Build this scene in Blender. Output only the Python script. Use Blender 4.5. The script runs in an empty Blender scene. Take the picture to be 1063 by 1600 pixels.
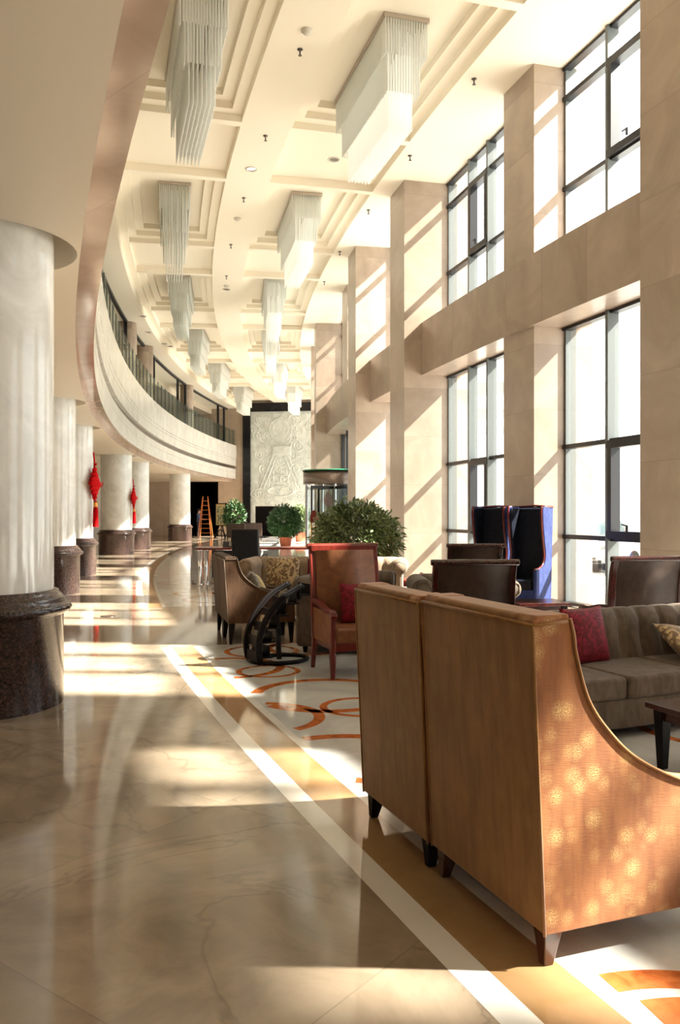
import bpy, bmesh, math, random
from mathutils import Vector, Matrix
from mathutils.geometry import tessellate_polygon
S = bpy.context.scene
COL = S.collection
PI = math.pi
R_ = math.radians
# ------------------------------------------------------------------ camera, sky, sun, exposure
cam_d = bpy.data.cameras.new('camera'); cam = bpy.data.objects.new('camera', cam_d); COL.objects.link(cam)
cam.location = (0, 0, 1.5); cam.rotation_euler = (R_(90), 0, 0)
cam_d.sensor_fit = 'VERTICAL'; cam_d.sensor_height = 36.0; cam_d.lens = 1310 / 1600 * 36
cam_d.shift_y = 2 / 1600; cam_d.clip_end = 500
S.camera = cam
S.view_settings.view_transform = 'Standard'; S.view_settings.look = 'None'
S.view_settings.exposure = 0.12; S.view_settings.gamma = 1.0; S.view_settings.use_curve_mapping = False
W = bpy.data.worlds.new('World'); S.world = W; W.use_nodes = True
bg = W.node_tree.nodes['Background']; bg.inputs[0].default_value = (0.93, 0.97, 1.0, 1); bg.inputs[1].default_value = 3.3
SUN_E = math.atan(0.92)
sd = bpy.data.lights.new('sun', 'SUN'); sd.energy = 50.0; sd.angle = R_(1.6); sd.color = (1.0, 0.93, 0.82)
sun = bpy.data.objects.new('sun', sd); COL.objects.link(sun); sun.location = (30, 0, 30)
sdir = Vector((-math.cos(SUN_E), 0.045, -math.sin(SUN_E)))
sun.rotation_euler = sdir.to_track_quat('-Z', 'Y').to_euler()
S.cycles.max_bounces = 10; S.cycles.diffuse_bounces = 6; S.cycles.glossy_bounces = 4
S.cycles.transmission_bounces = 6; S.cycles.transparent_max_bounces = 16
S.cycles.sample_clamp_indirect = 6.0; S.cycles.caustics_reflective = False; S.cycles.caustics_refractive = False

# ------------------------------------------------------------------ arc geometry of the hall
CX, CY = 99.86, 41.96
def P(R, a, z=0.0):
    a = R_(a); return Vector((CX - R * math.cos(a), CY - R * math.sin(a), z))
PH_NEAR, PH_FAR = 31.0, -7.3
# ------------------------------------------------------------------ materials
MATS = {}
def newmat(name):
    m = bpy.data.materials.new(name); m.use_nodes = True; MATS[name] = m
    nt = m.node_tree; b = nt.nodes['Principled BSDF']
    return m, nt, b
def N(nt, t, **k):
    n = nt.nodes.new(t)
    for a, v in k.items():
        if a.startswith('i_'):
            key = a[2:]; key = int(key) if key.isdigit() else key.replace('_', ' ')
            n.inputs[key].default_value = v
        else: setattr(n, a, v)
    return n
def plain(name, col, rough=0.5, metal=0.0, spec=0.5, emit=None, coat=0, sheen=0):
    m, nt, b = newmat(name)
    b.inputs['Base Color'].default_value = (*col, 1); b.inputs['Roughness'].default_value = rough
    b.inputs['Metallic'].default_value = metal; b.inputs['Specular IOR Level'].default_value = spec
    b.inputs['Coat Weight'].default_value = coat; b.inputs['Sheen Weight'].default_value = sheen
    if emit: b.inputs['Emission Color'].default_value = (*col, 1); b.inputs['Emission Strength'].default_value = emit
    return m
def ramp(nt, stops):
    r = N(nt, 'ShaderNodeValToRGB')
    e = r.color_ramp.elements
    while len(e) < len(stops): e.new(0.5)
    for i, (p, c) in enumerate(stops): e[i].position = p; e[i].color = (*c, 1)
    return r
def noise_mat(name, c1, c2, scale, rough=0.5, detail=6, dist=0.0, spec=0.5, c3=None, bump=0, sheen=0, coat=0, stretch=(1, 1, 1), lo=.35, hi=.65, metal=0):
    m, nt, b = newmat(name); L = nt.links
    tc = N(nt, 'ShaderNodeTexCoord'); mp = N(nt, 'ShaderNodeMapping'); mp.inputs['Scale'].default_value = stretch
    L.new(tc.outputs['Object'], mp.inputs[0])
    n = N(nt, 'ShaderNodeTexNoise', i_Scale=scale, i_Detail=float(detail), i_Distortion=dist, i_Roughness=0.6)
    L.new(mp.outputs[0], n.inputs['Vector'])
    st = [(lo, c1), (hi, c2)] if c3 is None else [(lo, c1), ((lo + hi) / 2, c3), (hi, c2)]
    r = ramp(nt, st); L.new(n.outputs['Fac'], r.inputs[0]); L.new(r.outputs[0], b.inputs['Base Color'])
    b.inputs['Roughness'].default_value = rough; b.inputs['Specular IOR Level'].default_value = spec
    b.inputs['Sheen Weight'].default_value = sheen; b.inputs['Coat Weight'].default_value = coat; b.inputs['Metallic'].default_value = metal
    if bump:
        bp = N(nt, 'ShaderNodeBump', i_Strength=bump, i_Distance=0.01); L.new(n.outputs['Fac'], bp.inputs['Height']); L.new(bp.outputs[0], b.inputs['Normal'])
    return m
def mathn(nt, op, a, b=None, clamp=False):
    n = N(nt, 'ShaderNodeMath', operation=op); n.use_clamp = clamp
    for i, v in enumerate((a, b)):
        if v is None: continue
        if isinstance(v, (int, float)): n.inputs[i].default_value = v
        else: nt.links.new(v, n.inputs[i])
    return n.outputs[0]
def stone_blocks(name, c1, c2, joint, bw, bh, rough, scale=1.2, spec=.5, vert=True, rot=0.0, jw=0.012, var=.12, vein=None, coat=0):
    """polished stone with cloudy figure, block-to-block tone changes and fine joints; vert: rows by height, else a floor grid"""
    m, nt, b = newmat(name); L = nt.links
    tc = N(nt, 'ShaderNodeTexCoord'); sp = N(nt, 'ShaderNodeSeparateXYZ')
    mp = N(nt, 'ShaderNodeMapping'); mp.inputs['Rotation'].default_value = (0, 0, rot)
    L.new(tc.outputs['Object'], mp.inputs[0]); L.new(mp.outputs[0], sp.inputs[0])
    if vert:
        u = mathn(nt, 'ADD', sp.outputs['X'], sp.outputs['Y']); v = sp.outputs['Z']
    else: u = sp.outputs['X']; v = sp.outputs['Y']
    uu = mathn(nt, 'DIVIDE', u, bw); vv = mathn(nt, 'DIVIDE', v, bh)
    cmb = N(nt, 'ShaderNodeCombineXYZ')
    L.new(mathn(nt, 'FLOOR', uu), cmb.inputs[0]); L.new(mathn(nt, 'FLOOR', vv), cmb.inputs[1])
    wn = N(nt, 'ShaderNodeTexWhiteNoise', noise_dimensions='3D'); L.new(cmb.outputs[0], wn.inputs['Vector'])
    n = N(nt, 'ShaderNodeTexNoise', i_Scale=scale, i_Detail=9.0, i_Distortion=0.9, i_Roughness=0.62)
    va = N(nt, 'ShaderNodeVectorMath', operation='MULTIPLY_ADD'); va.inputs[1].default_value = (7, 7, 7)
    L.new(wn.outputs['Color'], va.inputs[0]); L.new(mp.outputs[0], va.inputs[2])
    L.new(va.outputs[0], n.inputs['Vector'])
    r = ramp(nt, [(.3, c1), (.7, c2)]); L.new(n.outputs['Fac'], r.inputs[0])
    val = mathn(nt, 'ADD', mathn(nt, 'MULTIPLY', wn.outputs['Value'], var), 1 - var / 2)
    hs = N(nt, 'ShaderNodeHueSaturation'); L.new(r.outputs[0], hs.inputs['Color']); L.new(val, hs.inputs['Value'])
    out = hs.outputs[0]
    if vein:
        n2 = N(nt, 'ShaderNodeTexNoise', i_Scale=0.45, i_Detail=7.0, i_Distortion=1.6, i_Roughness=0.55)
        L.new(va.outputs[0], n2.inputs['Vector'])
        k = mathn(nt, 'ABSOLUTE', mathn(nt, 'SUBTRACT', n2.outputs['Fac'], 0.5))
        k = mathn(nt, 'SUBTRACT', 1.0, mathn(nt, 'MULTIPLY', k, 90.0), True)
        mv = N(nt, 'ShaderNodeMix', data_type='RGBA'); mv.inputs['B'].default_value = (*vein, 1)
        L.new(mathn(nt, 'MULTIPLY', k, 0.45), mv.inputs['Factor']); L.new(out, mv.inputs['A']); out = mv.outputs['Result']
    fu = mathn(nt, 'FRACT', uu); fv = mathn(nt, 'FRACT', vv)
    a = mathn(nt, 'LESS_THAN', fv, jw / bh)
    a2 = mathn(nt, 'LESS_THAN', fu, jw / bw)
    j = mathn(nt, 'MAXIMUM', a, a2) if (not vert or bw < 50) else a
    mx = N(nt, 'ShaderNodeMix', data_type='RGBA'); mx.inputs['B'].default_value = (*joint, 1)
    L.new(mathn(nt, 'MULTIPLY', j, .6), mx.inputs['Factor']); L.new(out, mx.inputs['A']); L.new(mx.outputs['Result'], b.inputs['Base Color'])
    b.inputs['Roughness'].default_value = rough; b.inputs['Specular IOR Level'].default_value = spec; b.inputs['Coat Weight'].default_value = coat
    return m
M = MATS
stone_blocks('floor_beige_marble', (.20, .152, .105), (.375, .295, .215), (.20, .15, .11), 1.55, 1.55, .07, 1.7, vert=False, rot=R_(37), jw=.006, var=.07, vein=(.15, .11, .075), spec=.6)
noise_mat('floor_white_marble', (.50, .50, .48), (.66, .66, .63), 1.4, .07, 8, 1.2, .6)
noise_mat('floor_strip_white', (.66, .63, .57), (.76, .73, .67), 2.0, .07, 5, 0.5, .6)
noise_mat('floor_tan_marble', (.28, .16, .07), (.36, .22, .105), 2.0, .07, 5, 0.5, .6)
noise_mat('floor_orange_marble', (.30, .07, .02), (.62, .20, .06), 9.0, .07, 8, 1.0, .6, c3=(.52, .15, .04), lo=.3, hi=.7)
stone_blocks('pillar_stone', (.31, .235, .18), (.44, .35, .275), (.22, .17, .13), 99, 1.06, .28, 1.0, var=.14, jw=.008)
stone_blocks('beam_stone', (.29, .215, .165), (.41, .32, .25), (.2, .15, .12), .82, 99, .3, 1.0, var=.16, jw=.01)
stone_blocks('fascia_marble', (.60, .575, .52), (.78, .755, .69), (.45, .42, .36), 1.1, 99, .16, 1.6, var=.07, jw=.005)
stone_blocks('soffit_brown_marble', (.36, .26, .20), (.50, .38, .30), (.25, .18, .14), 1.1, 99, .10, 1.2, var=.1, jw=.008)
noise_mat('column_marble', (.56, .55, .52), (.78, .77, .73), 1.6, .12, 8, 1.2, .6, stretch=(1, 1, .7))
noise_mat('dark_granite', (.012, .008, .008), (.13, .07, .05), 55, .16, 6, .6, .35, c3=(.05, .03, .026), lo=.38, hi=.72)
plain('ceiling_cream', (.86, .79, .66), .7)
plain('soffit_cream', (.68, .60, .48), .45)
stone_blocks('end_wall_stone', (.40, .31, .23), (.50, .40, .31), (.3, .22, .16), 1.2, 1.0, .35, .8, var=.06, jw=.008)
plain('grey_wall', (.55, .52, .46), .5)
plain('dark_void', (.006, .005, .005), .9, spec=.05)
plain('black_stone', (.006, .006, .008), .2, spec=.3)
noise_mat('relief_stone', (.50, .54, .51), (.64, .68, .64), 3, .6, 6)
plain('frame_grey', (.12, .135, .135), .5, .1)
plain('frame_black', (.010, .010, .013), .4)
plain('chrome', (.75, .76, .78), .12, 1.0)
plain('plate_steel', (.50, .44, .38), .3, .8)
noise_mat('mahogany', (.015, .003, .003), (.05, .008, .005), 6, .2, 5, 1, .5, stretch=(1, 6, 1), coat=.2)
noise_mat('red_mahogany', (.07, .006, .004), (.14, .014, .008), 6, .28, 5, 1, .4, stretch=(1, 6, 1), coat=.1)
plain('black_wood', (.007, .005, .005), .5, spec=.12)
plain('leg_wood', (.05, .014, .008), .25, coat=.4)
noise_mat('brown_leather', (.030, .018, .014), (.050, .030, .022), 14, .5, 6, 0, .25, bump=.1)
noise_mat('tan_leather', (.13, .050, .022), (.20, .078, .032), 14, .45, 6, 0, .25, bump=.1)
noise_mat('black_leather', (.003, .003, .004), (.008, .008, .010), 14, .55, 5, 0, .2)
noise_mat('taupe_velvet', (.07, .050, .036), (.13, .096, .070), 5, .75, 7, .6, .2, sheen=.1, stretch=(3, 3, 1))
noise_mat('beige_velvet', (.24, .17, .115), (.36, .27, .19), 5, .75, 7, .6, .2, sheen=.1, stretch=(3, 3, 1))
noise_mat('brown_velvet', (.045, .022, .010), (.08, .040, .019), 6, .75, 7, .6, .2, sheen=.05, stretch=(6, 6, 1))
noise_mat('blue_velvet', (.012, .022, .095), (.028, .045, .16), 9, .8, 7, .5, .15, sheen=.05)
noise_mat('navy_leather', (.002, .003, .008), (.006, .008, .018), 12, .6, 5, 0, .15)
noise_mat('terracotta', (.42, .10, .045), (.52, .15, .07), 6, .6, 5)
noise_mat('leaf_green', (.008, .028, .008), (.06, .14, .035), 22, .42, 3, 0, .5)
noise_mat('leaf_pale_highlights', (.012, .035, .010), (.34, .42, .19), 26, .42, 3, 0, .5)  # pale speckle also paints bright highlights into the leaf colour
plain('bark', (.08, .05, .03), .8)
plain('black_pot', (.02, .02, .02), .3)
plain('knot_red', (.50, .001, .003), .7, spec=.1)
plain('knot_gold', (.85, .35, .05), .3, .3)
plain('red_gloss', (.65, .02, .02), .3)
plain('gold', (.75, .42, .10), .3, .9)
plain('ladder_orange', (.62, .20, .05), .5)
plain('green_glass_edge', (.05, .28, .16), .2)
plain('bronze', (.20, .15, .125), .25, .8)
plain('car_white', (.82, .84, .85), .25, coat=.6)
plain('car_glass', (.30, .42, .46), .06)
plain('rubber', (.04, .04, .04), .7)
plain('lamp_lens', (.45, .47, .47), .2)
plain('plate_blue', (.05, .25, .75), .5)
plain('concrete', (.62, .62, .60), .8)
plain('canopy_grey', (.40, .42, .42), .5)
plain('skin', (.45, .26, .18), .5)
plain('hair', (.01, .008, .007), .6)
plain('work_blue', (.03, .05, .11), .8)
plain('trouser_black', (.012, .012, .016), .8)
plain('sensor_white', (.62, .58, .50), .4)
plain('sprinkler_metal', (.10, .08, .07), .4, .6)
plain('seat_stripe', (.55, .52, .45), .7)
plain('book_red', (.16, .01, .015), .4)
def glass_mat(name, tint, refl=.06):
    m, nt, b = newmat(name); nt.nodes.remove(b); L = nt.links
    o = nt.nodes['Material Output']; t = N(nt, 'ShaderNodeBsdfTransparent'); t.inputs[0].default_value = (*tint, 1)
    g = N(nt, 'ShaderNodeBsdfGlossy'); g.inputs['Roughness'].default_value = .02
    lw = N(nt, 'ShaderNodeLayerWeight', i_Blend=.35); mx = N(nt, 'ShaderNodeMixShader')
    L.new(mathn(nt, 'MULTIPLY', lw.outputs['Fresnel'], refl * 8, True), mx.inputs[0]); L.new(t.outputs[0], mx.inputs[1]); L.new(g.outputs[0], mx.inputs[2])
    L.new(mx.outputs[0], o.inputs[0]); return m
glass_mat('window_glass', (.95, .98, .97), .05)
glass_mat('rail_glass', (.90, .95, .93), .03)
glass_mat('door_glass', (.72, .76, .74), .035)
# crystal rods: frosted glass that passes light
m, nt, b = newmat('crystal_glass'); L = nt.links
b.inputs['Base Color'].default_value = (.93, .93, .89, 1); b.inputs['Roughness'].default_value = .22
tr = N(nt, 'ShaderNodeBsdfTranslucent'); tr.inputs[0].default_value = (.97, .98, .95, 1)
mx = N(nt, 'ShaderNodeMixShader'); mx.inputs[0].default_value = .5
L.new(b.outputs[0], mx.inputs[1]); L.new(tr.outputs[0], mx.inputs[2])
tp = N(nt, 'ShaderNodeBsdfTransparent'); mx2 = N(nt, 'ShaderNodeMixShader'); mx2.inputs[0].default_value = .22
L.new(mx.outputs[0], mx2.inputs[1]); L.new(tp.outputs[0], mx2.inputs[2]); L.new(mx2.outputs[0], nt.nodes['Material Output'].inputs[0])
mc = m.copy(); mc.name = 'crystal_painted_glow'; MATS['crystal_painted_glow'] = mc  # glowing copy of the crystal; its emission imitates sunlight caught by the rods
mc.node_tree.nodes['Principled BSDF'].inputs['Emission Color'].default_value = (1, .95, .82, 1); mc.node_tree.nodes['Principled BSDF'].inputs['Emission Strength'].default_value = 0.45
# amber brocade: vertical stems with speckled bursts
def brocade(name, base1, base2, burst, stem, cells=11.0, strength=.8):
    m, nt, b = newmat(name); L = nt.links
    tc = N(nt, 'ShaderNodeTexCoord'); sp = N(nt, 'ShaderNodeSeparateXYZ'); L.new(tc.outputs['Object'], sp.inputs[0])
    cb = N(nt, 'ShaderNodeCombineXYZ'); s = mathn(nt, 'ADD', sp.outputs[0], sp.outputs[1]); L.new(s, cb.inputs[0]); L.new(sp.outputs[2], cb.inputs[1])
    n1 = N(nt, 'ShaderNodeTexNoise', i_Scale=3.0, i_Detail=4.0); L.new(cb.outputs[0], n1.inputs['Vector'])
    mp = N(nt, 'ShaderNodeMapping'); mp.inputs['Scale'].default_value = (11, 2.2, 1); L.new(cb.outputs[0], mp.inputs[0])
    n3 = N(nt, 'ShaderNodeTexNoise', i_Scale=1.6, i_Detail=3.0); L.new(mp.outputs[0], n3.inputs['Vector'])
    r = ramp(nt, [(.38, base1), (.6, base2)]); L.new(mathn(nt, 'ADD', mathn(nt, 'MULTIPLY', n3.outputs['Fac'], .75), mathn(nt, 'MULTIPLY', n1.outputs['Fac'], .25)), r.inputs[0])
    vo = N(nt, 'ShaderNodeTexVoronoi', i_Scale=cells, i_Randomness=.75); L.new(cb.outputs[0], vo.inputs['Vector'])
    k = mathn(nt, 'SUBTRACT', 1.0, mathn(nt, 'MULTIPLY', vo.outputs['Distance'], 1.9), True)
    n2 = N(nt, 'ShaderNodeTexNoise', i_Scale=210.0, i_Detail=4.0); L.new(cb.outputs[0], n2.inputs['Vector'])
    sp2 = mathn(nt, 'MULTIPLY', mathn(nt, 'SUBTRACT', n2.outputs['Fac'], .40, True), 5.0, True)
    k = mathn(nt, 'MULTIPLY', mathn(nt, 'MULTIPLY', k, sp2), strength, True)
    mxx = N(nt, 'ShaderNodeMix', data_type='RGBA'); mxx.inputs['B'].default_value = (*burst, 1); L.new(k, mxx.inputs['Factor']); L.new(r.outputs[0], mxx.inputs['A'])
    w = N(nt, 'ShaderNodeTexWave', i_Scale=cells * .55, i_Distortion=5.0, i_Detail=2.0); w.inputs['Detail Scale'].default_value = 1.2
    L.new(cb.outputs[0], w.inputs['Vector'])
    ws = mathn(nt, 'MULTIPLY', mathn(nt, 'SUBTRACT', w.outputs['Fac'], .95, True), 4.0, True)
    my = N(nt, 'ShaderNodeMix', data_type='RGBA'); my.inputs['B'].default_value = (*stem, 1); L.new(ws, my.inputs['Factor']); L.new(mxx.outputs['Result'], my.inputs['A'])
    L.new(my.outputs['Result'], b.inputs['Base Color']); b.inputs['Roughness'].default_value = .62; b.inputs['Specular IOR Level'].default_value = .3
    b.inputs['Sheen Weight'].default_value = .2
    bw = N(nt, 'ShaderNodeTexNoise', i_Scale=300.0, i_Detail=1.0); mp2 = N(nt, 'ShaderNodeMapping'); mp2.inputs['Scale'].default_value = (.1, 1, 1)
    L.new(cb.outputs[0], mp2.inputs[0]); L.new(mp2.outputs[0], bw.inputs['Vector'])
    bp = N(nt, 'ShaderNodeBump', i_Strength=.25, i_Distance=.004); L.new(bw.outputs['Fac'], bp.inputs['Height']); L.new(bp.outputs[0], b.inputs['Normal'])
    return m
brocade('amber_brocade', (.23, .078, .022), (.34, .130, .040), (.80, .56, .22), (.11, .05, .018), 13.0, .85)
brocade('amber_brocade_plain', (.23, .098, .024), (.31, .140, .038), (.46, .28, .08), (.07, .034, .010), 12, .45)
def damask(name, c1, c2, scale=14, sheen=.3):
    m, nt, b = newmat(name); L = nt.links
    tc = N(nt, 'ShaderNodeTexCoord'); n = N(nt, 'ShaderNodeTexNoise', i_Scale=scale, i_Detail=1.5, i_Distortion=2.8); L.new(tc.outputs['Object'], n.inputs['Vector'])
    r = ramp(nt, [(.49, c1), (.53, c2)]); L.new(n.outputs['Fac'], r.inputs[0]); L.new(r.outputs[0], b.inputs['Base Color'])
    b.inputs['Roughness'].default_value = .6; b.inputs['Specular IOR Level'].default_value = .25; b.inputs['Sheen Weight'].default_value = sheen; return m
damask('red_damask', (.10, .001, .006), (.20, .004, .016), 13, .02)
damask('floral_gold', (.16, .095, .05), (.50, .36, .19), 9)
damask('pale_gold', (.50, .36, .14), (.62, .48, .24), 12)
damask('cushion_stripe', (.12, .10, .07), (.24, .21, .15), 14)
damask('painting_picture', (.48, .40, .20), (.10, .14, .10), 3.0, 0)
# ------------------------------------------------------------------ mesh helpers
class MB:
    def __init__(s): s.v = []; s.f = []; s.m = []; s.sm = []
    def add(s, vs, fs, mat=0, smooth=False):
        o = len(s.v); s.v += [tuple(v) for v in vs]
        for f in fs: s.f.append(tuple(i + o for i in f)); s.m.append(mat); s.sm.append(smooth)
    def quad(s, a, b, c, d, mat=0): s.add([a, b, c, d], [(0, 1, 2, 3)], mat)
    def box(s, x0, x1, y0, y1, z0, z1, mat=0, M4=None):
        vs = [Vector((x, y, z)) for z in (z0, z1) for y in (y0, y1) for x in (x0, x1)]
        if M4: vs = [M4 @ v for v in vs]
        s.add(vs, [(0, 2, 3, 1), (4, 5, 7, 6), (0, 1, 5, 4), (2, 6, 7, 3), (0, 4, 6, 2), (1, 3, 7, 5)], mat)
    def bar(s, p, q, w, h, mat=0, w2=None, h2=None):
        p, q = Vector(p), Vector(q); d = (q - p).normalized()
        up = Vector((0, 0, 1)) if abs(d.z) < .95 else Vector((1, 0, 0))
        a = d.cross(up).normalized(); b = a.cross(d).normalized(); w2 = w2 or w; h2 = h2 or h
        vs = [p + a * sx * w / 2 + b * sy * h / 2 for sx, sy in ((-1, -1), (1, -1), (1, 1), (-1, 1))] + [q + a * sx * w2 / 2 + b * sy * h2 / 2 for sx, sy in ((-1, -1), (1, -1), (1, 1), (-1, 1))]
        s.add(vs, [(3, 2, 1, 0), (4, 5, 6, 7), (0, 1, 5, 4), (1, 2, 6, 5), (2, 3, 7, 6), (3, 0, 4, 7)], mat)
    def tube(s, pts, r, n=8, mat=0, closed=False, cap=True):
        pts = [Vector(p) for p in pts]; k = len(pts); rs = r if isinstance(r, (list, tuple)) else [r] * k
        vs = []; pa = None
        for i, p in enumerate(pts):
            if closed: d = pts[(i + 1) % k] - pts[i - 1]
            else: d = pts[min(i + 1, k - 1)] - pts[max(i - 1, 0)]
            d.normalize()
            if pa is None:
                up = Vector((0, 0, 1)) if abs(d.z) < .9 else Vector((1, 0, 0)); a = d.cross(up).normalized()
            else: a = (pa - d * pa.dot(d)).normalized()
            pa = a; b = d.cross(a)
            for j in range(n):
                t = 2 * PI * j / n; vs.append(p + (a * math.cos(t) + b * math.sin(t)) * rs[i])
        fs = []
        for i in range(k if closed else k - 1):
            i2 = (i + 1) % k
            for j in range(n): fs.append((i * n + j, i * n + (j + 1) % n, i2 * n + (j + 1) % n, i2 * n + j))
        if not closed and cap: fs += [tuple(range(n))[::-1], tuple((k - 1) * n + j for j in range(n))]
        s.add(vs, fs, mat, True)
    def lathe(s, prof, c=(0, 0), n=32, mat=0, smooth=True, cap=True):
        vs = []; fs = []
        for r, z in prof:
            for j in range(n): t = 2 * PI * j / n; vs.append((c[0] + r * math.cos(t), c[1] + r * math.sin(t), z))
        for i in range(len(prof) - 1):
            for j in range(n): fs.append((i * n + j, i * n + (j + 1) % n, (i + 1) * n + (j + 1) % n, (i + 1) * n + j))
        s.add(vs, fs, mat, smooth)
        if cap:
            k = len(prof) - 1
            s.add(vs[:n], [tuple(range(n))[::-1]], mat); s.add(vs[k * n:], [tuple(range(n))], mat)
    def sphere(s, c, r, n=12, mat=0, sc=(1, 1, 1)):
        vs = []; fs = []
        for i in range(n + 1):
            a = PI * i / n
            for j in range(2 * n):
                b = PI * j / n; vs.append((c[0] + r * sc[0] * math.sin(a) * math.cos(b), c[1] + r * sc[1] * math.sin(a) * math.sin(b), c[2] + r * sc[2] * math.cos(a)))
        for i in range(n):
            for j in range(2 * n): fs.append((i * 2 * n + j, (i + 1) * 2 * n + j, (i + 1) * 2 * n + (j + 1) % (2 * n), i * 2 * n + (j + 1) % (2 * n)))
        s.add(vs, fs, mat, True)
    def sector(s, R0, R1, a0, a1, z0, z1, n=1, mat=0):
        """solid slice of the hall's arc, a in degrees"""
        vs = []
        for i in range(n + 1):
            a = a0 + (a1 - a0) * i / n
            vs += [P(R0, a, z0), P(R1, a, z0), P(R1, a, z1), P(R0, a, z1)]
        fs = []
        for i in range(n):
            o = 4 * i
            for j in range(4): fs.append((o + j, o + (j + 1) % 4, o + 4 + (j + 1) % 4, o + 4 + j))
        fs += [(0, 3, 2, 1), (4 * n, 4 * n + 1, 4 * n + 2, 4 * n + 3)]
        s.add(vs, fs, mat)
    def hsec(s, R0, R1, a0, a1, z, n=1, mat=0):
        for i in range(n):
            b0 = a0 + (a1 - a0) * i / n; b1 = a0 + (a1 - a0) * (i + 1) / n
            s.quad(P(R0, b0, z), P(R1, b0, z), P(R1, b1, z), P(R0, b1, z), mat)
    def recess(s, R0, R1, a0, a1, z0, z1, n=3, mat=0):
        for i in range(n):
            b0 = a0 + (a1 - a0) * i / n; b1 = a0 + (a1 - a0) * (i + 1) / n
            for R in (R0, R1): s.quad(P(R, b0, z0), P(R, b1, z0), P(R, b1, z1), P(R, b0, z1), mat)
        for a in (a0, a1): s.quad(P(R0, a, z0), P(R1, a, z0), P(R1, a, z1), P(R0, a, z1), mat)
    def prism(s, prof, y0, y1, mat=0, axis='y'):
        """extrude closed profile [(x,z)] from y0 to y1"""
        n = len(prof)
        f = (lambda p, y: (p[0], y, p[1])) if axis == 'y' else (lambda p, y: (y, p[0], p[1]))
        vs = [f(p, y0) for p in prof] + [f(p, y1) for p in prof]
        fs = [(i, (i + 1) % n, n + (i + 1) % n, n + i) for i in range(n)] + [tuple(range(n))[::-1], tuple(range(n, 2 * n))]
        s.add(vs, fs, mat)
    def build(s, name, mats, parent=None, bevel=0, seg=2, subd=0, solid=0, autos=None):
        me = bpy.data.meshes.new(name); me.from_pydata(s.v, [], s.f)
        if isinstance(mats, str): mats = [mats]
        for q in mats: me.materials.append(MATS[q])
        me.polygons.foreach_set('material_index', s.m); me.polygons.foreach_set('use_smooth', s.sm)
        bm = bmesh.new(); bm.from_mesh(me)
        bmesh.ops.recalc_face_normals(bm, faces=bm.faces)
        bm.to_mesh(me); bm.free(); me.update()
        o = bpy.data.objects.new(name, me); COL.objects.link(o)
        if parent: o.parent = parent
        if bevel:
            for p in me.polygons: p.use_smooth = True
            b = o.modifiers.new('bevel', 'BEVEL'); b.width = bevel; b.segments = seg; b.limit_method = 'ANGLE'; b.angle_limit = R_(35); b.harden_normals = True
        if subd: q = o.modifiers.new('sub', 'SUBSURF'); q.levels = subd; q.render_levels = subd
        return o
def tag(o, label=None, cat=None, group=None, kind=None):
    if label: o['label'] = label
    if cat: o['category'] = cat
    if group: o['group'] = group
    if kind: o['kind'] = kind
    return o
def empty(name, loc, rz=0, label=None, cat=None, group=None, kind=None):
    o = bpy.data.objects.new(name, None); COL.objects.link(o); o.location = loc; o.rotation_euler = (0, 0, R_(rz)); o.empty_display_size = .2
    return tag(o, label, cat, group, kind)
def copy_tree(o, parent=None):
    c = o.copy(); COL.objects.link(c); c.parent = parent
    for ch in list(o.children): copy_tree(ch, c)
    return c
def struct(o): o['kind'] = 'structure'; return o
def px(x, y, H):
    """point of the plane z=H seen at image position x,y (1063x1600 frame)"""
    Y = (H - 1.5) * 1310 / (802 - y); return Vector(((x - 531.5) * Y / 1310, Y, H))
random.seed(4)
# ------------------------------------------------------------------ floor with inlaid marble
f = MB(); f.hsec(98.5, 120, PH_NEAR, PH_FAR, 0, 60, 0)
z1, z2 = .0006, .0012
for a0, a1 in ((PH_NEAR, 17.75), (15.55, PH_FAR + 1)):
    n = int(abs(a0 - a1) * 3)
    f.hsec(106.95, 106.83, a0, a1, z1, n, 1); f.hsec(106.83, 106.59, a0, a1, z1, n, 2)
    f.hsec(106.59, 106.53, a0, a1, z1, n, 1); f.hsec(106.53, 101.4, a0, a1, z1, n, 3)
def ring(cx, cy, r, w, a0=0, a1=360, lim=106.52):
    n = 110
    for i in range(n):
        t0 = R_(a0 + (a1 - a0) * i / n); t1 = R_(a0 + (a1 - a0) * (i + 1) / n)
        q = [(cx + (r + w * k) * math.cos(t), cy + (r + w * k) * math.sin(t)) for k, t in ((-.5, t0), (.5, t0), (.5, t1), (-.5, t1))]
        if any(math.hypot(x - CX, y - CY) > lim for x, y in q): continue
        f.add([(x, y, z2) for x, y in q], [(0, 1, 2, 3)], 4)
for c in ((-.1, 6.95, .60, .085), (.17, 6.50, .30, .05), (-.60, 6.16, .45, .07), (.05, 5.02, .62, .085), (.62, 4.35, .42, .06), (-.68, 7.96, .28, .045),
          (-1.10, 8.15, .52, .075), (-.85, 9.12, .38, .05), (-.35, 9.35, .45, .08), (.05, 4.25, .46, .075), (1.02, 2.17, .53, .09), (1.06, 2.05, .47, .13)):
    ring(c[0], c[1], c[2], c[3] * 1.2)
for i in range(34):
    a = 15.0 - i * .62
    c = P(105.75 + (.15 if i % 2 else -.2), a); ring(c.x, c.y, (.62, .36, .5)[i % 3], .08)
    c = P(104.4, a - .3); ring(c.x, c.y, (.5, .7, .33)[i % 3], .07)
for i in range(16):
    a = 29 - i * .72; c = P(103.6, a); ring(c.x, c.y, (.62, .36, .5)[i % 3], .08)
struct(f.build('floor', ['floor_beige_marble', 'floor_strip_white', 'floor_tan_marble', 'floor_white_marble', 'floor_orange_marble']))
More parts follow.
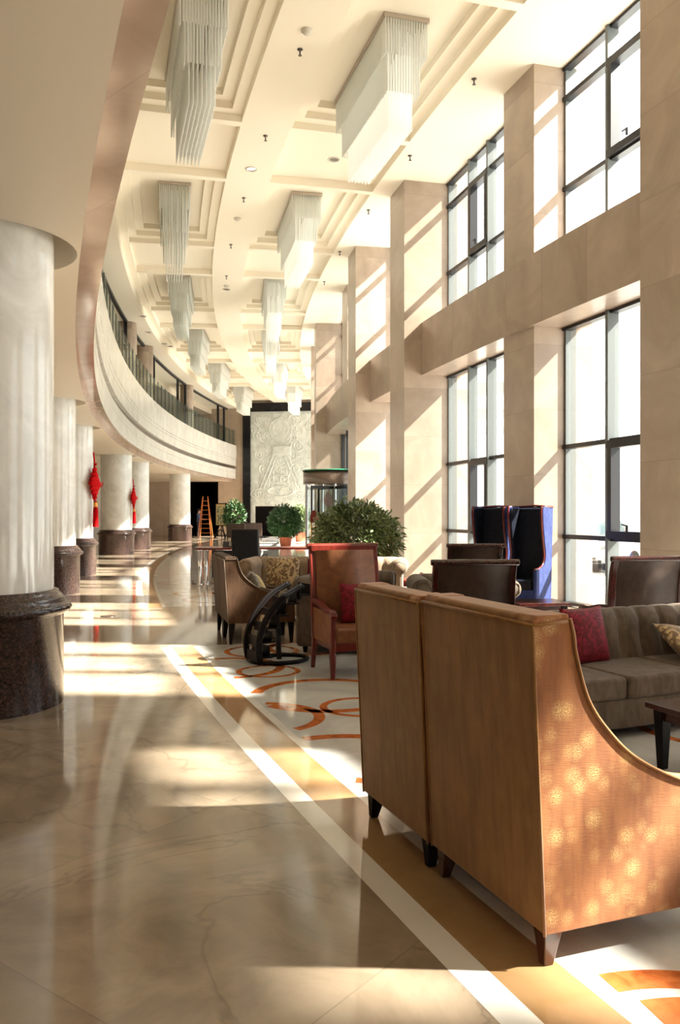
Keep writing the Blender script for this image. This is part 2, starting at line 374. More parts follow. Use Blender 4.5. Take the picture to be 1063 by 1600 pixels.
# ------------------------------------------------------------------ coffered ceiling
ZC = 8.78
c = MB(); nA = 60
c.hsec(100.0, 101.75, PH_NEAR, PH_FAR, ZC, nA); c.hsec(104.1, 105.05, PH_NEAR, PH_FAR, ZC, nA); c.hsec(107.3, 107.5, PH_NEAR, PH_FAR, ZC, nA)
CELLS = []
for k in range(-4, 6):
    near = 12.95 + 4.08 * (1 - k); CELLS.append(near)
for Ra, Rb in ((101.75, 104.1), (105.05, 107.3)):
    first = min(CELLS[0], PH_NEAR); c.hsec(Ra, Rb, PH_NEAR, first, ZC, 2)
    for near in CELLS:
        far = near - 2.5
        lo = near - 4.08
        st = (Ra, Rb, near, far); z = ZC
        for s_ in range(3):
            a, b_, n_, f_ = st
            c.recess(a, b_, n_, f_, z, z + .13, 5)
            z += .13
            w = .2; wa = math.degrees(w / 104)
            na, nb, nn, nf = a + w, b_ - w, n_ - wa, f_ + wa
            if s_ < 2:
                c.hsec(a, na, n_, f_, z, 5); c.hsec(nb, b_, n_, f_, z, 5); c.hsec(na, nb, n_, nn, z, 1); c.hsec(na, nb, nf, f_, z, 1)
                st = (na, nb, nn, nf)
            else: c.hsec(a, b_, n_, f_, z, 5)
        if far < PH_FAR: break
        c.hsec(Ra, Rb, far, far - .1, ZC)
        p0, p1 = far - .1, max(lo + .1, PH_FAR)
        c.recess(Ra, Rb, p0, p1, ZC, ZC + .17, 3); c.hsec(Ra, Rb, p0, p1, ZC + .17, 3)
        c.hsec(Ra, Rb, lo + .1, lo, ZC)
# lower ceiling over the upper gallery
for i in range(nA):
    a0 = PH_NEAR + (PH_FAR - PH_NEAR) * i / nA; a1 = PH_NEAR + (PH_FAR - PH_NEAR) * (i + 1) / nA
    c.quad(P(107.5, a0, 8.45), P(107.5, a1, 8.45), P(107.5, a1, ZC), P(107.5, a0, ZC))
c.hsec(107.5, 120, PH_NEAR, PH_FAR, 8.45, nA)
c.sector(99.7, 120, PH_NEAR + .2, PH_FAR - .2, 9.5, 9.7, 40)
struct(c.build('ceiling', 'ceiling_cream'))
# ------------------------------------------------------------------ window wall: pillars, beam, windows
PIL = [('B', 29.4), ('B', 26.8), ('S', 24.2), ('B', 21.45), ('B', 18.83), ('S', 16.36), ('B', 13.51), ('B', 10.90), ('S', 8.73), ('B', 5.59), ('B', 3.09), ('S', .6), ('B', -2.2), ('B', -4.8)]
PLAB = {18.83: 'square stone pillar cut by the right picture edge, in front of the second tall window',
        16.36: 'shallow stone pillar between the two tall windows on the right, behind the blue chairs',
        13.51: 'square stone pillar rising behind the big round bush, streaked with sunlight',
        10.90: 'square stone pillar right beside the revolving door, sunlight on its side',
        8.73: 'shallow stone pier above the revolving door, only over the beam',
        5.59: 'square stone pillar seen at the left edge of the revolving door',
        3.09: 'square stone pillar just beyond the one at the revolving door, near the relief wall'}
for typ, an in PIL:
    m = MB(); af = an - .6; Rl = 101.26 if typ == 'B' else 100.8
    z0 = 5.68 if abs(an - 8.73) < .01 else 0
    m.sector(99.72, Rl, an, af, z0, ZC, 1)
    o = m.build('stone_pillar', 'pillar_stone')
    if an in PLAB: tag(o, PLAB[an], 'pillar')
    else: struct(o)
m = MB(); m.sector(99.95, 100.86, PH_NEAR, PH_FAR, 4.53, 5.68, 70)
struct(m.build('wall_beam', 'beam_stone'))
m = MB(); m.sector(98.6, 99.9, PH_NEAR, 9.0, -.4, -.005, 20); struct(m.build('trim_1', 'concrete'))
RW = 100.2
def zbar(mb, R0, R1, a, wdeg, z0, z1, mat): mb.sector(R0, R1, a + wdeg / 2, a - wdeg / 2, z0, z1, 1, mat)
bays = []
for i in range(len(PIL) - 1):
    bays.append((PIL[i][1] - .6, PIL[i + 1][1]))
wn = 0
for a_near, a_far in bays:
    wn += 1
    root = empty('window_%d' % wn, P(RW, (a_near + a_far) / 2, 0)); root['kind'] = 'structure'
    inv = Matrix.Translation(-root.location)
    def fin(o): o.data.transform(inv); o.parent = root; o['kind'] = 'structure'; return o
    span = a_near - a_far
    nd = 3 if span > 1.5 else 2
    lower = not (a_near < 10.4 and a_far > 5.0)
    fr = MB(); jw = math.degrees(.065 / RW)
    # window lights measured in from the far pillar
    cuts = [a_far + .0] + ([a_far + .76, a_far + 1.25] if nd == 3 else [a_far + span / 2]) + [a_near]
    if nd == 3: cuts = [a_far, a_far + (.72 if abs(a_far - 13.51) > .1 else .75), a_far + (1.27 if abs(a_far - 13.51) < .1 else 1.35), a_near]
    sects = [(5.68, ZC, (6.79, 8.26))] + ([(.02, 4.53, (1.12, 2.58))] if lower else [])
    for z0, z1_, tz in sects:
        for a in cuts:
            aa = a + jw / 2 if a == cuts[0] else (a - jw / 2 if a == cuts[-1] else a)
            ed_ = a in (cuts[0], cuts[-1])
            aa = a + jw * .35 if a == cuts[0] else (a - jw * .35 if a == cuts[-1] else a)
            zbar(fr, RW - (.15 if ed_ else .08), RW + (.045 if ed_ else .11), aa, jw * (.7 if ed_ else 1), z0, z1_, 0)
        for zt in tz: fr.sector(RW - .05, RW + .08, a_near, a_far, zt - .035, zt + .035, 1, 1)
        fr.sector(RW - .05, RW + .08, a_near, a_far, z0, z0 + .05, 1, 1); fr.sector(RW - .05, RW + .08, a_near, a_far, z1_ - .05, z1_, 1, 1)
    fin(fr.build('window_frame', ['frame_grey', 'frame_black']))
    ca, cb = (cuts[1], cuts[2]) if nd == 3 else (cuts[0], cuts[1])
    for z0, z1_, tz in sects:
        cm = MB(); w2 = math.degrees(.09 / RW)
        for aa in (ca + w2 / 2 + jw / 2, cb - w2 / 2 - jw / 2): zbar(cm, RW - .04, RW + .12, aa, w2, tz[0], tz[1], 0)
        for zt in (tz[0] + .06, tz[1] - .06): cm.sector(RW - .04, RW + .12, ca, cb, zt - .055, zt + .055, 1, 0)
        cs = fin(cm.build('casement', 'frame_black'))
        h = MB(); am = (ca + cb) / 2; p = P(RW + .16, am, tz[0] + .12)
        h.bar(p + Vector((0, 0, -.01)), p + Vector((0, 0, .09)), .03, .03); h.bar(p + Vector((0, 0, .08)), p + Vector((-.02, .14, .1)), .02, .02)
        fin(h.build('window_handle', 'frame_black'))
        g = MB(); g.quad(P(RW, a_near, z0), P(RW, a_far, z0), P(RW, a_far, z1_), P(RW, a_near, z1_)); fin(g.build('window_pane', 'window_glass'))
# ------------------------------------------------------------------ end wall with relief
EA = PH_FAR
u_end = Vector((-math.cos(R_(EA)), -math.sin(R_(EA)), 0))     # outward along the end wall (towards larger R)
n_end = Vector((-math.sin(R_(EA)), math.cos(R_(EA)), 0))      # away from the camera
def E3(R, z, d=0.0):   # point on the end wall, d towards the camera
    v = Vector((CX, CY, 0)) + u_end * R - n_end * d; v.z = z; return v
m = MB()
def eslab(mb, R0, R1, z0, z1, d0, d1, mat=0):
    mb.add([E3(R, z, d) for z in (z0, z1) for d in (d0, d1) for R in (R0, R1)], [(0, 2, 3, 1), (4, 5, 7, 6), (0, 1, 5, 4), (2, 6, 7, 3), (0, 4, 6, 2), (1, 3, 7, 5)], mat)
eslab(m, 98.4, 108.85, 0, 9.5, -.3, 0); eslab(m, 108.85, 111.3, 3.6, 9.5, -.3, 0); eslab(m, 111.3, 120, 0, 9.5, -.3, 0)
struct(m.build('wall_end', 'end_wall_stone'))
m = MB()
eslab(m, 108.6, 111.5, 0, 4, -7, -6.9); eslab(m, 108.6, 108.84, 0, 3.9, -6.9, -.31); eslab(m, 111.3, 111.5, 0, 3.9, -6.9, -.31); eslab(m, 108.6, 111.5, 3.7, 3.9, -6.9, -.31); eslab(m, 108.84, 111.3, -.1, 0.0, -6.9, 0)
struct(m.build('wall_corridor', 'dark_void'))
m = MB()
eslab(m, 106.62, 107.12, 0, 8.76, .0, .25); eslab(m, 102.2, 106.62, 8.2, 8.76, 0, .25); eslab(m, 101.8, 102.2, 0, 8.76, 0, .25)
rel = empty('relief_wall_panel', E3(104.5, 0, .1), 0, 'pale carved stone relief panel with a round sun disc in a black frame', 'wall relief')
def to_parent(o, root):
    o.data.transform(Matrix.Rotation(-root.rotation_euler[2], 4, 'Z') @ Matrix.Translation(-root.location)); o.parent = root; return o
to_parent(m.build('black_frame', 'black_stone'), rel)
NX, NZ = 150, 270; vs = []; fs = []
rnd = random.Random(2)
swirl = [(rnd.uniform(102.3, 106.5), rnd.uniform(2.2, 8.1), rnd.uniform(.15, .5), rnd.uniform(0, 6.28), rnd.choice((-1, 1))) for _ in range(110)]
def ridge(d, w): return max(0.0, 1 - (d / w) ** 2)
def relief_h(R, z):
    h = 0
    c0 = 104.62
    d = math.hypot(R - c0, z - 7.0)
    h = max(h, .07 * ridge(d - .75, .05), .045 if d < .7 else 0, .08 * ridge(d - .5, .03), .06 * ridge(d - .25, .1))
    if abs(R - c0 + .08) < .62 and abs(z - 5.62) < .28: h = max(h, .14 - .2 * max(0, abs(R - c0 + .08) - .5))
    for s_ in (-1, 1):
        for o_ in (0, .25):
            x0 = c0 + s_ * .25 + s_ * o_; x1 = c0 + s_ * 1.15 + s_ * o_
            if 3.1 < z < 5.3:
                xr = x0 + (x1 - x0) * (5.3 - z) / 2.2; h = max(h, .07 * ridge(R - xr, .05))
    e = math.hypot((R - c0) / .85, (z - 2.95) / .33); h = max(h, .07 * ridge(e - 1, .12))
    if abs(R - c0) < .55 and abs(z - 3.75) < .28 and (abs(abs(R - c0) - .5) < .05 or abs(abs(z - 3.75) - .25) < .05 or abs(R - c0) < .04): h = max(h, .06)
    if h < .04:
        for sx, sz, sr, ph, sg in swirl:
            dx, dz = R - sx, z - sz
            if abs(dx) < sr and abs(dz) < sr:
                dd = math.hypot(dx, dz)
                if dd < sr:
                    an = math.atan2(dz, dx) * sg + ph; q = (dd / sr * 2.2 + an / 6.283) % 1.0
                    h = max(h, .05 * ridge(q - .5, .22) * min(1, (sr - dd) * 12))
        h = max(h, .02 * (math.sin(R * 9 + math.sin(z * 4)) * math.sin(z * 6 + math.sin(R * 5))))
    return h
for j in range(NZ + 1):
    for i in range(NX + 1):
        R = 106.62 - 4.42 * i / NX; z = 8.2 * j / NZ
        hole = 104.75 < R < 106.32 and z < 1.97
        vs.append(E3(R, z, -.25 if hole else .06 + relief_h(R, z)))
for j in range(NZ):
    for i in range(NX):
        a = j * (NX + 1) + i; fs.append((a, a + 1, a + NX + 2, a + NX + 1))
m = MB(); m.add(vs, fs, 0, False); to_parent(m.build('carved_relief', 'relief_stone'), rel)
m = MB(); eslab(m, 104.76, 106.31, 0.01, 1.95, -.02, .03); to_parent(m.build('fireplace_opening', 'dark_void'), rel)
# back and near walls that close the hall
m = MB(); m.sector(114, 114.3, PH_NEAR, PH_FAR, 0, 3.9, 40); struct(m.build('wall_left', 'grey_wall'))
m = MB()
a = PH_NEAR
m.quad(P(98.4, a, 0), P(120, a, 0), P(120, a, 9.6), P(98.4, a, 9.6)); struct(m.build('wall_back', 'end_wall_stone'))
# ------------------------------------------------------------------ gallery: soffit, marble fascia, upper floor, walls
COLS = [24.05, 19.0, 13.96, 11.4, 6.0, 3.7, -1.9]
CR = 108.62
m = MB()
outer = [P(107.86, PH_NEAR + (PH_FAR - PH_NEAR) * i / 60, 3.6) for i in range(61)] + [P(114.1, PH_FAR + (PH_NEAR - PH_FAR) * i / 20, 3.6) for i in range(21)]
holes = []
HN = 40
for a in COLS:
    cc = P(CR, a, 3.6); RH = min(.94, 0.74 + .2)
    hr = .74
    holes.append([cc + Vector((hr * math.cos(2 * PI * j / HN), hr * math.sin(2 * PI * j / HN), 0)) for j in range(HN)][::-1])
tris = tessellate_polygon([outer] + holes); allv = outer + [v for h in holes for v in h]
m.add(allv, [tuple(t) for t in tris])
for a in COLS:
    m.lathe([(.74, 3.6), (.74, 3.86), (.3, 3.86)], P(CR, a)[:2], HN, 0, True, False)
struct(m.build('ceiling_soffit', 'soffit_cream'))
m = MB()
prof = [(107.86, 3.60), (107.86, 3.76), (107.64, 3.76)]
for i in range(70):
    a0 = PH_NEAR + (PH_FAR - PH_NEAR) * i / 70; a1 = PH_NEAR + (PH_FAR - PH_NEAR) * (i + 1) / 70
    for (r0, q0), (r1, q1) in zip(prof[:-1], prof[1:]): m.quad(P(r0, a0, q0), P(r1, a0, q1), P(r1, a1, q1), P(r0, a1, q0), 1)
    pf = [(107.64, 3.76), (107.64, 4.16), (107.66, 4.165), (107.66, 4.175), (107.635, 4.18), (107.635, 4.42), (107.73, 4.425), (107.73, 4.62), (107.62, 4.625), (107.62, 4.98), (107.65, 4.985), (107.65, 4.995),
          (107.61, 5.0), (107.61, 5.10), (107.64, 5.105), (107.64, 5.115), (107.585, 5.12), (107.585, 5.97), (107.80, 5.97), (107.80, 4.9)]
    for k_, ((r0, q0), (r1, q1)) in enumerate(zip(pf[:-1], pf[1:])): m.quad(P(r0, a0, q0), P(r1, a0, q1), P(r1, a1, q1), P(r0, a1, q0), 2 if r0 == r1 == 107.73 else 0)
m.sector(107.80, 114.1, PH_NEAR, PH_FAR, 4.85, 5.0, 40, 0)
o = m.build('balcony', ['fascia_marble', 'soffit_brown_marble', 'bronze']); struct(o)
# upper gallery back rooms
m = MB(); m.sector(112, 112.3, PH_NEAR, PH_FAR, 5.0, 8.45, 40, 0); m.hsec(109.3, 112.2, PH_NEAR, PH_FAR, 8.1, 40, 1)
for i in range(40):
    a0 = PH_NEAR + (PH_FAR - PH_NEAR) * i / 40; a1 = PH_NEAR + (PH_FAR - PH_NEAR) * (i + 1) / 40
    m.quad(P(109.3, a0, 8.1), P(109.3, a1, 8.1), P(109.3, a1, 8.45), P(109.3, a0, 8.45), 1)
for a in (-4.2,):
    m.sector(111.7, 111.95, a + 1.6, a - 1.6, 5.0, 7.9, 3, 2)
for a in (1.6, 5.0, -.2): m.sector(110.2, 111.99, a + .25, a - .25, 5.0, 8.1, 1, 0)
struct(m.build('wall_gallery', ['end_wall_stone', 'soffit_cream', 'dark_void']))
m = MB()
runs = [(31, 24.4), (23.7, 19.3), (18.7, 14.2), (13.7, 11.65), (11.15, 6.25), (5.75, 3.95), (3.45, -1.65), (-2.15, -7.2)]
for a0, a1 in runs: m.sector(108.15, 108.27, a0, a1, 8.36, 8.45, 6, 0)
for a in (11.2, 6.3, 5.75, 3.4, 2.6, -1.6, -.6, -6.0, -6.8): m.sector(108.15, 108.27, a + .03, a - .03, 5.0, 8.4, 1, 0)
struct(m.build('trim_2', 'frame_black'))
# glass balustrade
bal = empty('glass_balustrade', P(107.7, 6, 5.97), 0, 'frameless greenish glass balustrade standing on the curved marble balcony front', 'balustrade')
a = 24.0; i = 0
while a > -7.2:
    g = MB(); g.sector(107.69, 107.705, a, a - .52, 5.95, 6.98, 1); g.sector(107.68, 107.715, a + .015, a, 5.95, 6.99, 1, 1)
    to_parent(g.build('glass_panel', ['rail_glass', 'frame_grey']), bal)
    a -= .535
g = MB(); g.sector(107.78, 107.80, 24, -7.2, 6.85, 6.885, 60); to_parent(g.build('handrail', 'chrome'), bal)
# ------------------------------------------------------------------ round columns
CLAB = ['round pale marble column behind the camera, on a dark granite pedestal', 'large round pale marble column at the left edge, nearest, on dark granite pedestal',
        'second round marble column from the left edge, brown granite pedestal', 'round marble column with the larger red tassel knot hanging on it',
        'round marble column with the smaller red tassel knot hanging on it', 'slender-looking marble column between the tasselled one and the farthest one', 'farthest round marble column, beside the orange ladder']
def round_column(a, lab):
    c0 = P(CR, a); t = empty('round_column', c0, a, lab, 'column')
    m = MB(); m.lathe([(.56, .80), (.56, 3.86)], n=64, cap=False); m.build('shaft', 'column_marble', t)
    m = MB(); m.lathe([(.635, 0), (.635, .70), (.655, .715), (.685, .73), (.70, .755), (.685, .785), (.655, .80), (.65, .82), (.63, .84), (.615, .86), (.60, .87), (.595, .89), (.55, .90)], n=64)
    m.build('pedestal', 'dark_granite', t)
for a, l in zip(COLS, CLAB): round_column(a, l)
UL = ['upper gallery column above the second ground column', 'upper gallery column nearest, above the column with the larger red knot', 'plain stone gallery column, leftmost standing clear above the balcony front', 'second clear stone gallery column above the balcony', 'last stone gallery column, nearest the relief wall']
for a, l in zip([13.96, 11.4, 6.0, 3.7, -1.9], UL):
    c0 = P(108.25, a, 5.0); t = MB(); t.lathe([(.36, 0), (.36, 3.45)], n=40, cap=False)
    o = t.build('gallery_column', 'pillar_stone'); o.location = c0; tag(o, l, 'column')
# ------------------------------------------------------------------ red knots
def knot(loc, rz, lab, sc=1.0):
    t = empty('chinese_knot', loc, rz, lab, 'wall hanging'); t.scale = (sc, sc, sc)
    m = MB()
    for s_ in range(9):      # woven diamond of round cords
        q = s_ / 8
        w = .30 * (1 - abs(2 * q - 1)) + .02; z = .52 - q * 1.0
        m.tube([(0.03, -w, z), (.07, 0, z + .02), (0.03, w, z)], .032, 8)
    for k in range(-4, 5):
        o = k * .065; hh = (.30 - abs(o)) * 1.5
        m.tube([(.03, o, -hh + .02), (.085, o, 0), (.03, o, hh + .02)], .03, 6)
    m.add([(.01, 0, .50), (.01, -.29, .02), (.01, 0, -.46), (.01, .29, .02), (.09, 0, .02), (-.02, 0, .02)], [(0, 1, 4), (1, 2, 4), (2, 3, 4), (3, 0, 4), (1, 0, 5), (2, 1, 5), (3, 2, 5), (0, 3, 5)])
    m.build('woven_diamond', 'knot_red', t)
    m = MB(); m.tube([(.02, 0, .45), (.03, 0, .6), (.0, 0, .85)], .02, 8); m.build('hanging_cord', 'knot_red', t)
    m = MB(); m.tube([(.05, .28, .05), (.07, .42, .08), (.07, .44, -.02), (.05, .28, -.06)], .012, 6); m.build('side_loop', 'knot_red', t)
    m = MB(); m.lathe([(.03, -.60), (.05, -.58), (.05, -.50), (.03, -.47)], c=(.06, 0), n=16); m.build('gold_bead', 'knot_gold', t)
    m = MB(); m.lathe([(.05, -.60), (.065, -.66), (.075, -1.1), (.08, -1.12)], c=(.06, 0), n=20); m.build('tassel', 'knot_red', t)
def on_col(a, az):
    c0 = P(CR, a); return Vector((c0.x + .62 * math.cos(R_(az)), c0.y + .62 * math.sin(R_(az)), 2.20))
knot(on_col(11.4, -8) + Vector((0, 0, 0)), -8, 'larger red tassel knot hanging on the nearer marble column', .92)
knot(on_col(6.0, -6) + Vector((0, 0, -.15)), -6, 'smaller red tassel knot hanging on the farther marble column', .82)
# ------------------------------------------------------------------ chandeliers
def rod(mb, x, y, z0, z1, r=.013):
    mb.add([(x + r, y, z0), (x, y + r, z0), (x - r, y, z0), (x, y - r, z0), (x + r, y, z1), (x, y + r, z1), (x - r, y, z1), (x, y - r, z1)],
           [(0, 1, 5, 4), (1, 2, 6, 5), (2, 3, 7, 6), (3, 0, 4, 7), (3, 2, 1, 0)], 0, True)
def make_chandelier():
    t = empty('crystal_chandelier', (0, 0, 0))
    m = MB(); m.box(-.37, .37, -1.45, 1.45, -.07, 0); m.build('mounting_plate', 'plate_steel', t, .004)
    for (hx, hy, z0, z1, nm) in ((.34, 1.42, -.07, -.62, 'outer_rod_curtain'), (.265, 1.28, -.07, -1.12, 'middle_rod_curtain')):
        m = MB(); st = .042
        ny = int(2 * hy / st); nx = int(2 * hx / st)
        for i in range(ny + 1):
            for sx in (-1, 1):
                rod(m, sx * hx, -hy + 2 * hy * i / ny, z1 + random.uniform(-.01, .01), z0)
        for i in range(1, nx):
            for sy in (-1, 1): rod(m, -hx + 2 * hx * i / nx, sy * hy, z1 + random.uniform(-.01, .01), z0)
        o = m.build(nm, 'crystal_glass', t); o['kind'] = 'stuff'
    m = MB()
    for i in range(7):
        for j in range(44):
            x = -.19 + .38 * i / 6; y = -1.12 + 2.24 * j / 43
            edge = i in (0, 6) or j in (0, 43)
            rod(m, x, y, -1.62 + random.uniform(-.012, .012), -.07 if edge else -1.05)
    o = m.build('inner_rod_curtain', 'crystal_glass', t); o['kind'] = 'stuff'
    return t
protoC = make_chandelier(); first = True
ords = ['nearest, cut by the top edge', 'second', 'third', 'fourth', 'fifth', 'farthest']
ordr = ['nearest and largest', 'second', 'third', 'fourth', 'fifth', 'farthest']
for row, RR in (('left', 106.1), ('right', 103.0)):
    for k in range(6):
        a = 15.58 - 4.08 * k
        o = protoC if first else copy_tree(protoC); first = False
        o.location = P(RR, a, 9.17); o.rotation_euler = (0, 0, R_(a))
        o_ = (ords if row == 'left' else ordr)[k]
        if row == 'right':      # inner rods glow in place of sunlight on their lower ends
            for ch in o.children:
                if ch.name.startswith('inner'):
                    if k == 0: glow_mesh = ch.data.copy(); glow_mesh.materials.clear(); glow_mesh.materials.append(MATS['crystal_painted_glow'])
                    ch.data = glow_mesh
        tag(o, ('crystal rod chandelier, %s in the row above the balcony side' if row == 'left' else 'crystal rod chandelier, %s in the row towards the windows') % o_, 'chandelier', 'rectangular tiered crystal chandeliers')
# ------------------------------------------------------------------ ceiling fittings
def sprinkler(p, lab):
    t = empty('fire_sprinkler', p, 0, lab, 'sprinkler', 'pendent sprinklers in the ceiling')
    m = MB(); m.lathe([(.045, 0), (.045, -.01), (.012, -.02), (.012, -.09), (.03, -.095), (.03, -.1)], n=12); m.build('sprinkler_head', 'sprinkler_metal', t)
def place(xs, nm, fn):
    for (x, y, l) in xs: fn(px(x, y, ZC if y < 640 else 8.45), l)
SP = [(469, 77, 'sprinkler below the round detector near the top middle of the ceiling'), (415, 212, 'sprinkler on the plain band between the two nearest right coffers'), (381, 309, 'sprinkler on the middle band beside the second left chandelier'),
      (361, 382, 'sprinkler on the middle band beside the tip of the second left chandelier'), (741, 123, 'sprinkler near the windows, left of the shallow pillar top'), (641, 243, 'sprinkler near the windows, right of the nearest chandelier tip'), (576, 328, 'sprinkler near the windows, right of the second right chandelier'),
      (531, 393, 'sprinkler near the windows, left of the pillar behind the bush'), (507, 440, 'sprinkler near the windows beside the third right chandelier'), (354, 431, 'sprinkler on the middle band beside the third left chandelier')]
for x, y, l in SP: sprinkler(px(x, y, ZC), l)
def detector(p, lab):
    o = MB(); o.lathe([(.09, 0), (.09, -.025), (.06, -.035), (.055, -.06), (.0, -.065)], n=20); q = o.build('smoke_detector', 'sensor_white'); q.location = p; tag(q, lab, 'smoke detector', 'round detectors on the ceiling')
for x, y, l in [(480, 47, 'round white detector at the top middle of the ceiling'), (371, 341, 'round detector on the middle ceiling band beside the second left chandelier'), (354, 446, 'round detector on the middle band beside the third left chandelier')]: detector(px(x, y, ZC), l)
def downlight(p, lab):
    t = empty('downlight', p, 0, lab, 'ceiling light', 'recessed round downlights')
    m = MB(); m.lathe([(.13, 0), (.13, -.012), (.10, -.014), (.10, -.003)], n=24, cap=False); m.build('trim_ring', 'sensor_white', t)
    m = MB(); m.lathe([(.0, -.002), (.10, -.003)], n=24, cap=False); m.build('reflector', 'chrome', t)
for x, y, l in [(393, 264, 'recessed downlight on the middle ceiling band above the second chandeliers'), (522, 249, 'recessed downlight in the plain coffer left of the nearest right chandelier'), (354, 452, 'recessed downlight on the middle band near the third left chandelier')]: downlight(px(x, y, ZC + (.17 if x == 522 else 0)), l)
for i, (x, y) in enumerate([(223.5, 494), (232, 519), (257, 537), (266, 541)]):
    downlight(px(x, y, 8.45), '%s of the four small downlights in the low ceiling over the gallery' % ('nearest', 'second nearest', 'third', 'farthest')[i])
# ------------------------------------------------------------------ seating builders (local: +x is where the sitter faces, width along y)
def leg(t, x, y, h, mat='leg_wood', w0=.032, w1=.055, dx=0, dy=0, z1=None):
    m = MB(); m.bar((x + dx, y + dy, 0), (x, y, h), w0, w0, 0, w1, w1); return m.build('leg', mat, t, .004)
def cushion(name, w, h, t, loc, rot, mat, label, cat='cushion', group=None):
    n = 14; vs = []; fs = []
    for side in (1, -1):
        for j in range(n + 1):
            for i in range(n + 1):
                u = 2 * i / n - 1; v = 2 * j / n - 1
                e = (1 - abs(u) ** 2.6) * (1 - abs(v) ** 2.6); th = t / 2 * max(e, 0) ** .55
                pin = 1 - .07 * (1 - abs(u) ** 2) * abs(v) ** 2; pin2 = 1 - .07 * (1 - abs(v) ** 2) * abs(u) ** 2
                vs.append((u * w / 2 * pin2, v * h / 2 * pin, side * th))
    K = (n + 1) ** 2
    for s_ in (0, 1):
        for j in range(n):
            for i in range(n):
                a = s_ * K + j * (n + 1) + i; q = (a, a + 1, a + n + 2, a + n + 1); fs.append(q if s_ == 0 else q[::-1])
    m = MB(); m.add(vs, fs, 0, True); o = m.build(name, mat)
    bm = bmesh.new(); bm.from_mesh(o.data); bmesh.ops.remove_doubles(bm, verts=bm.verts, dist=1e-5); bm.to_mesh(o.data); bm.free()
    o.location = loc; o.rotation_euler = rot; return tag(o, label, cat, group)
def smooth_curve(pts, n=6):
    out = []
    P_ = [pts[0]] + list(pts) + [pts[-1]]
    for i in range(1, len(P_) - 2):
        for k in range(n):
            t = k / n
            out.append(tuple(.5 * ((2 * P_[i][d]) + (-P_[i - 1][d] + P_[i + 1][d]) * t + (2 * P_[i - 1][d] - 5 * P_[i][d] + 4 * P_[i + 1][d] - P_[i + 2][d]) * t * t + (-P_[i - 1][d] + 3 * P_[i][d] - 3 * P_[i + 1][d] + P_[i + 2][d]) * t ** 3) for d in range(len(pts[0]))))
    out.append(tuple(pts[-1])); return out
def sloped_armchair(loc, rz, wid, lab, fab, fab2, pipe, legmat, H=1.165, arm=.52, depth=.76, legs_dark=True, foot=.115, group=None):
    """high-back armchair with sides sweeping down to the arms. Origin: outer back corner, y runs along the back"""
    t = empty('high_back_armchair', loc, rz, lab, 'armchair', group)
    sc = (H - foot) / (1.165 - .115)
    def zz(z): return foot + (z - .115) * sc
    curve = smooth_curve([(.137, 1.155), (.150, 1.10), (.158, 1.03), (.20, .88), (.28, .765), (.39, .665), (.565, .575), (.70, .545), (depth, .54)], 6)
    lean = .045
    def LN(x, z): return x - lean * (z - foot) / (H - foot)
    prof = [(0, foot), (LN(0, H - .02), H - .02), (LN(.0, H) + .015, H)] + [(LN(x, zz(z)), zz(z) + (.012 if k_ == 0 else 0)) for k_, (x, z) in enumerate(curve)] + [(depth, foot)]
    th = .10
    for y0, y1 in ((0, th), (wid - th, wid)):
        m = MB(); m.prism(prof, y0, y1); m.build('side_panel', fab, t, .018, 3)
    m = MB()
    m.add([(0, th * .9, foot), (0, wid - th * .9, foot), (LN(0, H), wid - th * .9, H), (LN(0, H), th * .9, H), (.17, th * .9, foot), (.17, wid - th * .9, foot), (LN(.14, H), wid - th * .9, H), (LN(.14, H), th * .9, H)],
          [(0, 1, 2, 3), (4, 7, 6, 5), (0, 4, 5, 1), (3, 2, 6, 7), (0, 3, 7, 4), (1, 5, 6, 2)]); m.build('backrest', fab2, t, .02, 3)
    # outer back skin, slightly proud
    m = MB(); m.add([(-.006, .0, foot + .005), (-.006, wid, foot + .005), (LN(-.006, H), wid, H - .025), (LN(-.006, H), 0, H - .025), (.01, 0, foot + .005), (.01, wid, foot + .005), (LN(.01, H), wid, H - .025), (LN(.01, H), 0, H - .025)],
               [(0, 1, 2, 3), (4, 7, 6, 5), (0, 4, 5, 1), (3, 2, 6, 7), (0, 3, 7, 4), (1, 5, 6, 2)]); m.build('outer_back', fab2, t, .006, 2)
    m = MB(); m.box(.10, depth - .02, th * .8, wid - th * .8, foot + .01, .30); m.build('seat_base', fab, t, .015)
    m = MB(); m.box(.13, depth + .015, th + .005, wid - th - .005, .29, .45); m.build('seat_cushion', fab, t, .04, 4)
    m = MB()
    pp = [(LN(-.004, foot), foot), (LN(-.006, H - .03), H - .03)]
    for y in (0.0, wid):
        yo = y + (-.003 if y == 0 else .003)
        m.tube([(LN(x, zz(z)) + .002, yo, zz(z) - .004) for x, z in curve], .0065, 6)
        m.tube([(pp[0][0], yo, pp[0][1]), (pp[1][0], yo, pp[1][1])], .0055, 6)
        m.tube([(LN(-.004, H), yo, H - .03), (LN(.0, H) + .13, yo, H - .022)], .006, 6)
    m.tube([(LN(-.008, H), 0, H - .03), (LN(-.008, H), wid, H - .03)], .0065, 6)
    m.build('piping', pipe, t)
    for x, y, dx, dy in ((.045, .05, -.015, -.01), (.045, wid - .05, -.015, .01), (depth - .05, .05, .01, 0), (depth - .05, wid - .05, .01, 0)): leg(t, x, y, foot + .012, legmat, .035, .075, dx, dy)
    return t
UX, UY = math.cos(R_(20.7)), math.sin(R_(20.7))      # facing direction of the front chairs
near_c = Vector((.672, 2.745, 0)); dirw = Vector((-UY, UX, 0))
sloped_armchair(near_c, 20.7, .80, 'amber brocade high-back armchair, front one of the pair in the foreground', 'amber_brocade', 'amber_brocade_plain', 'amber_brocade_plain', 'leg_wood')
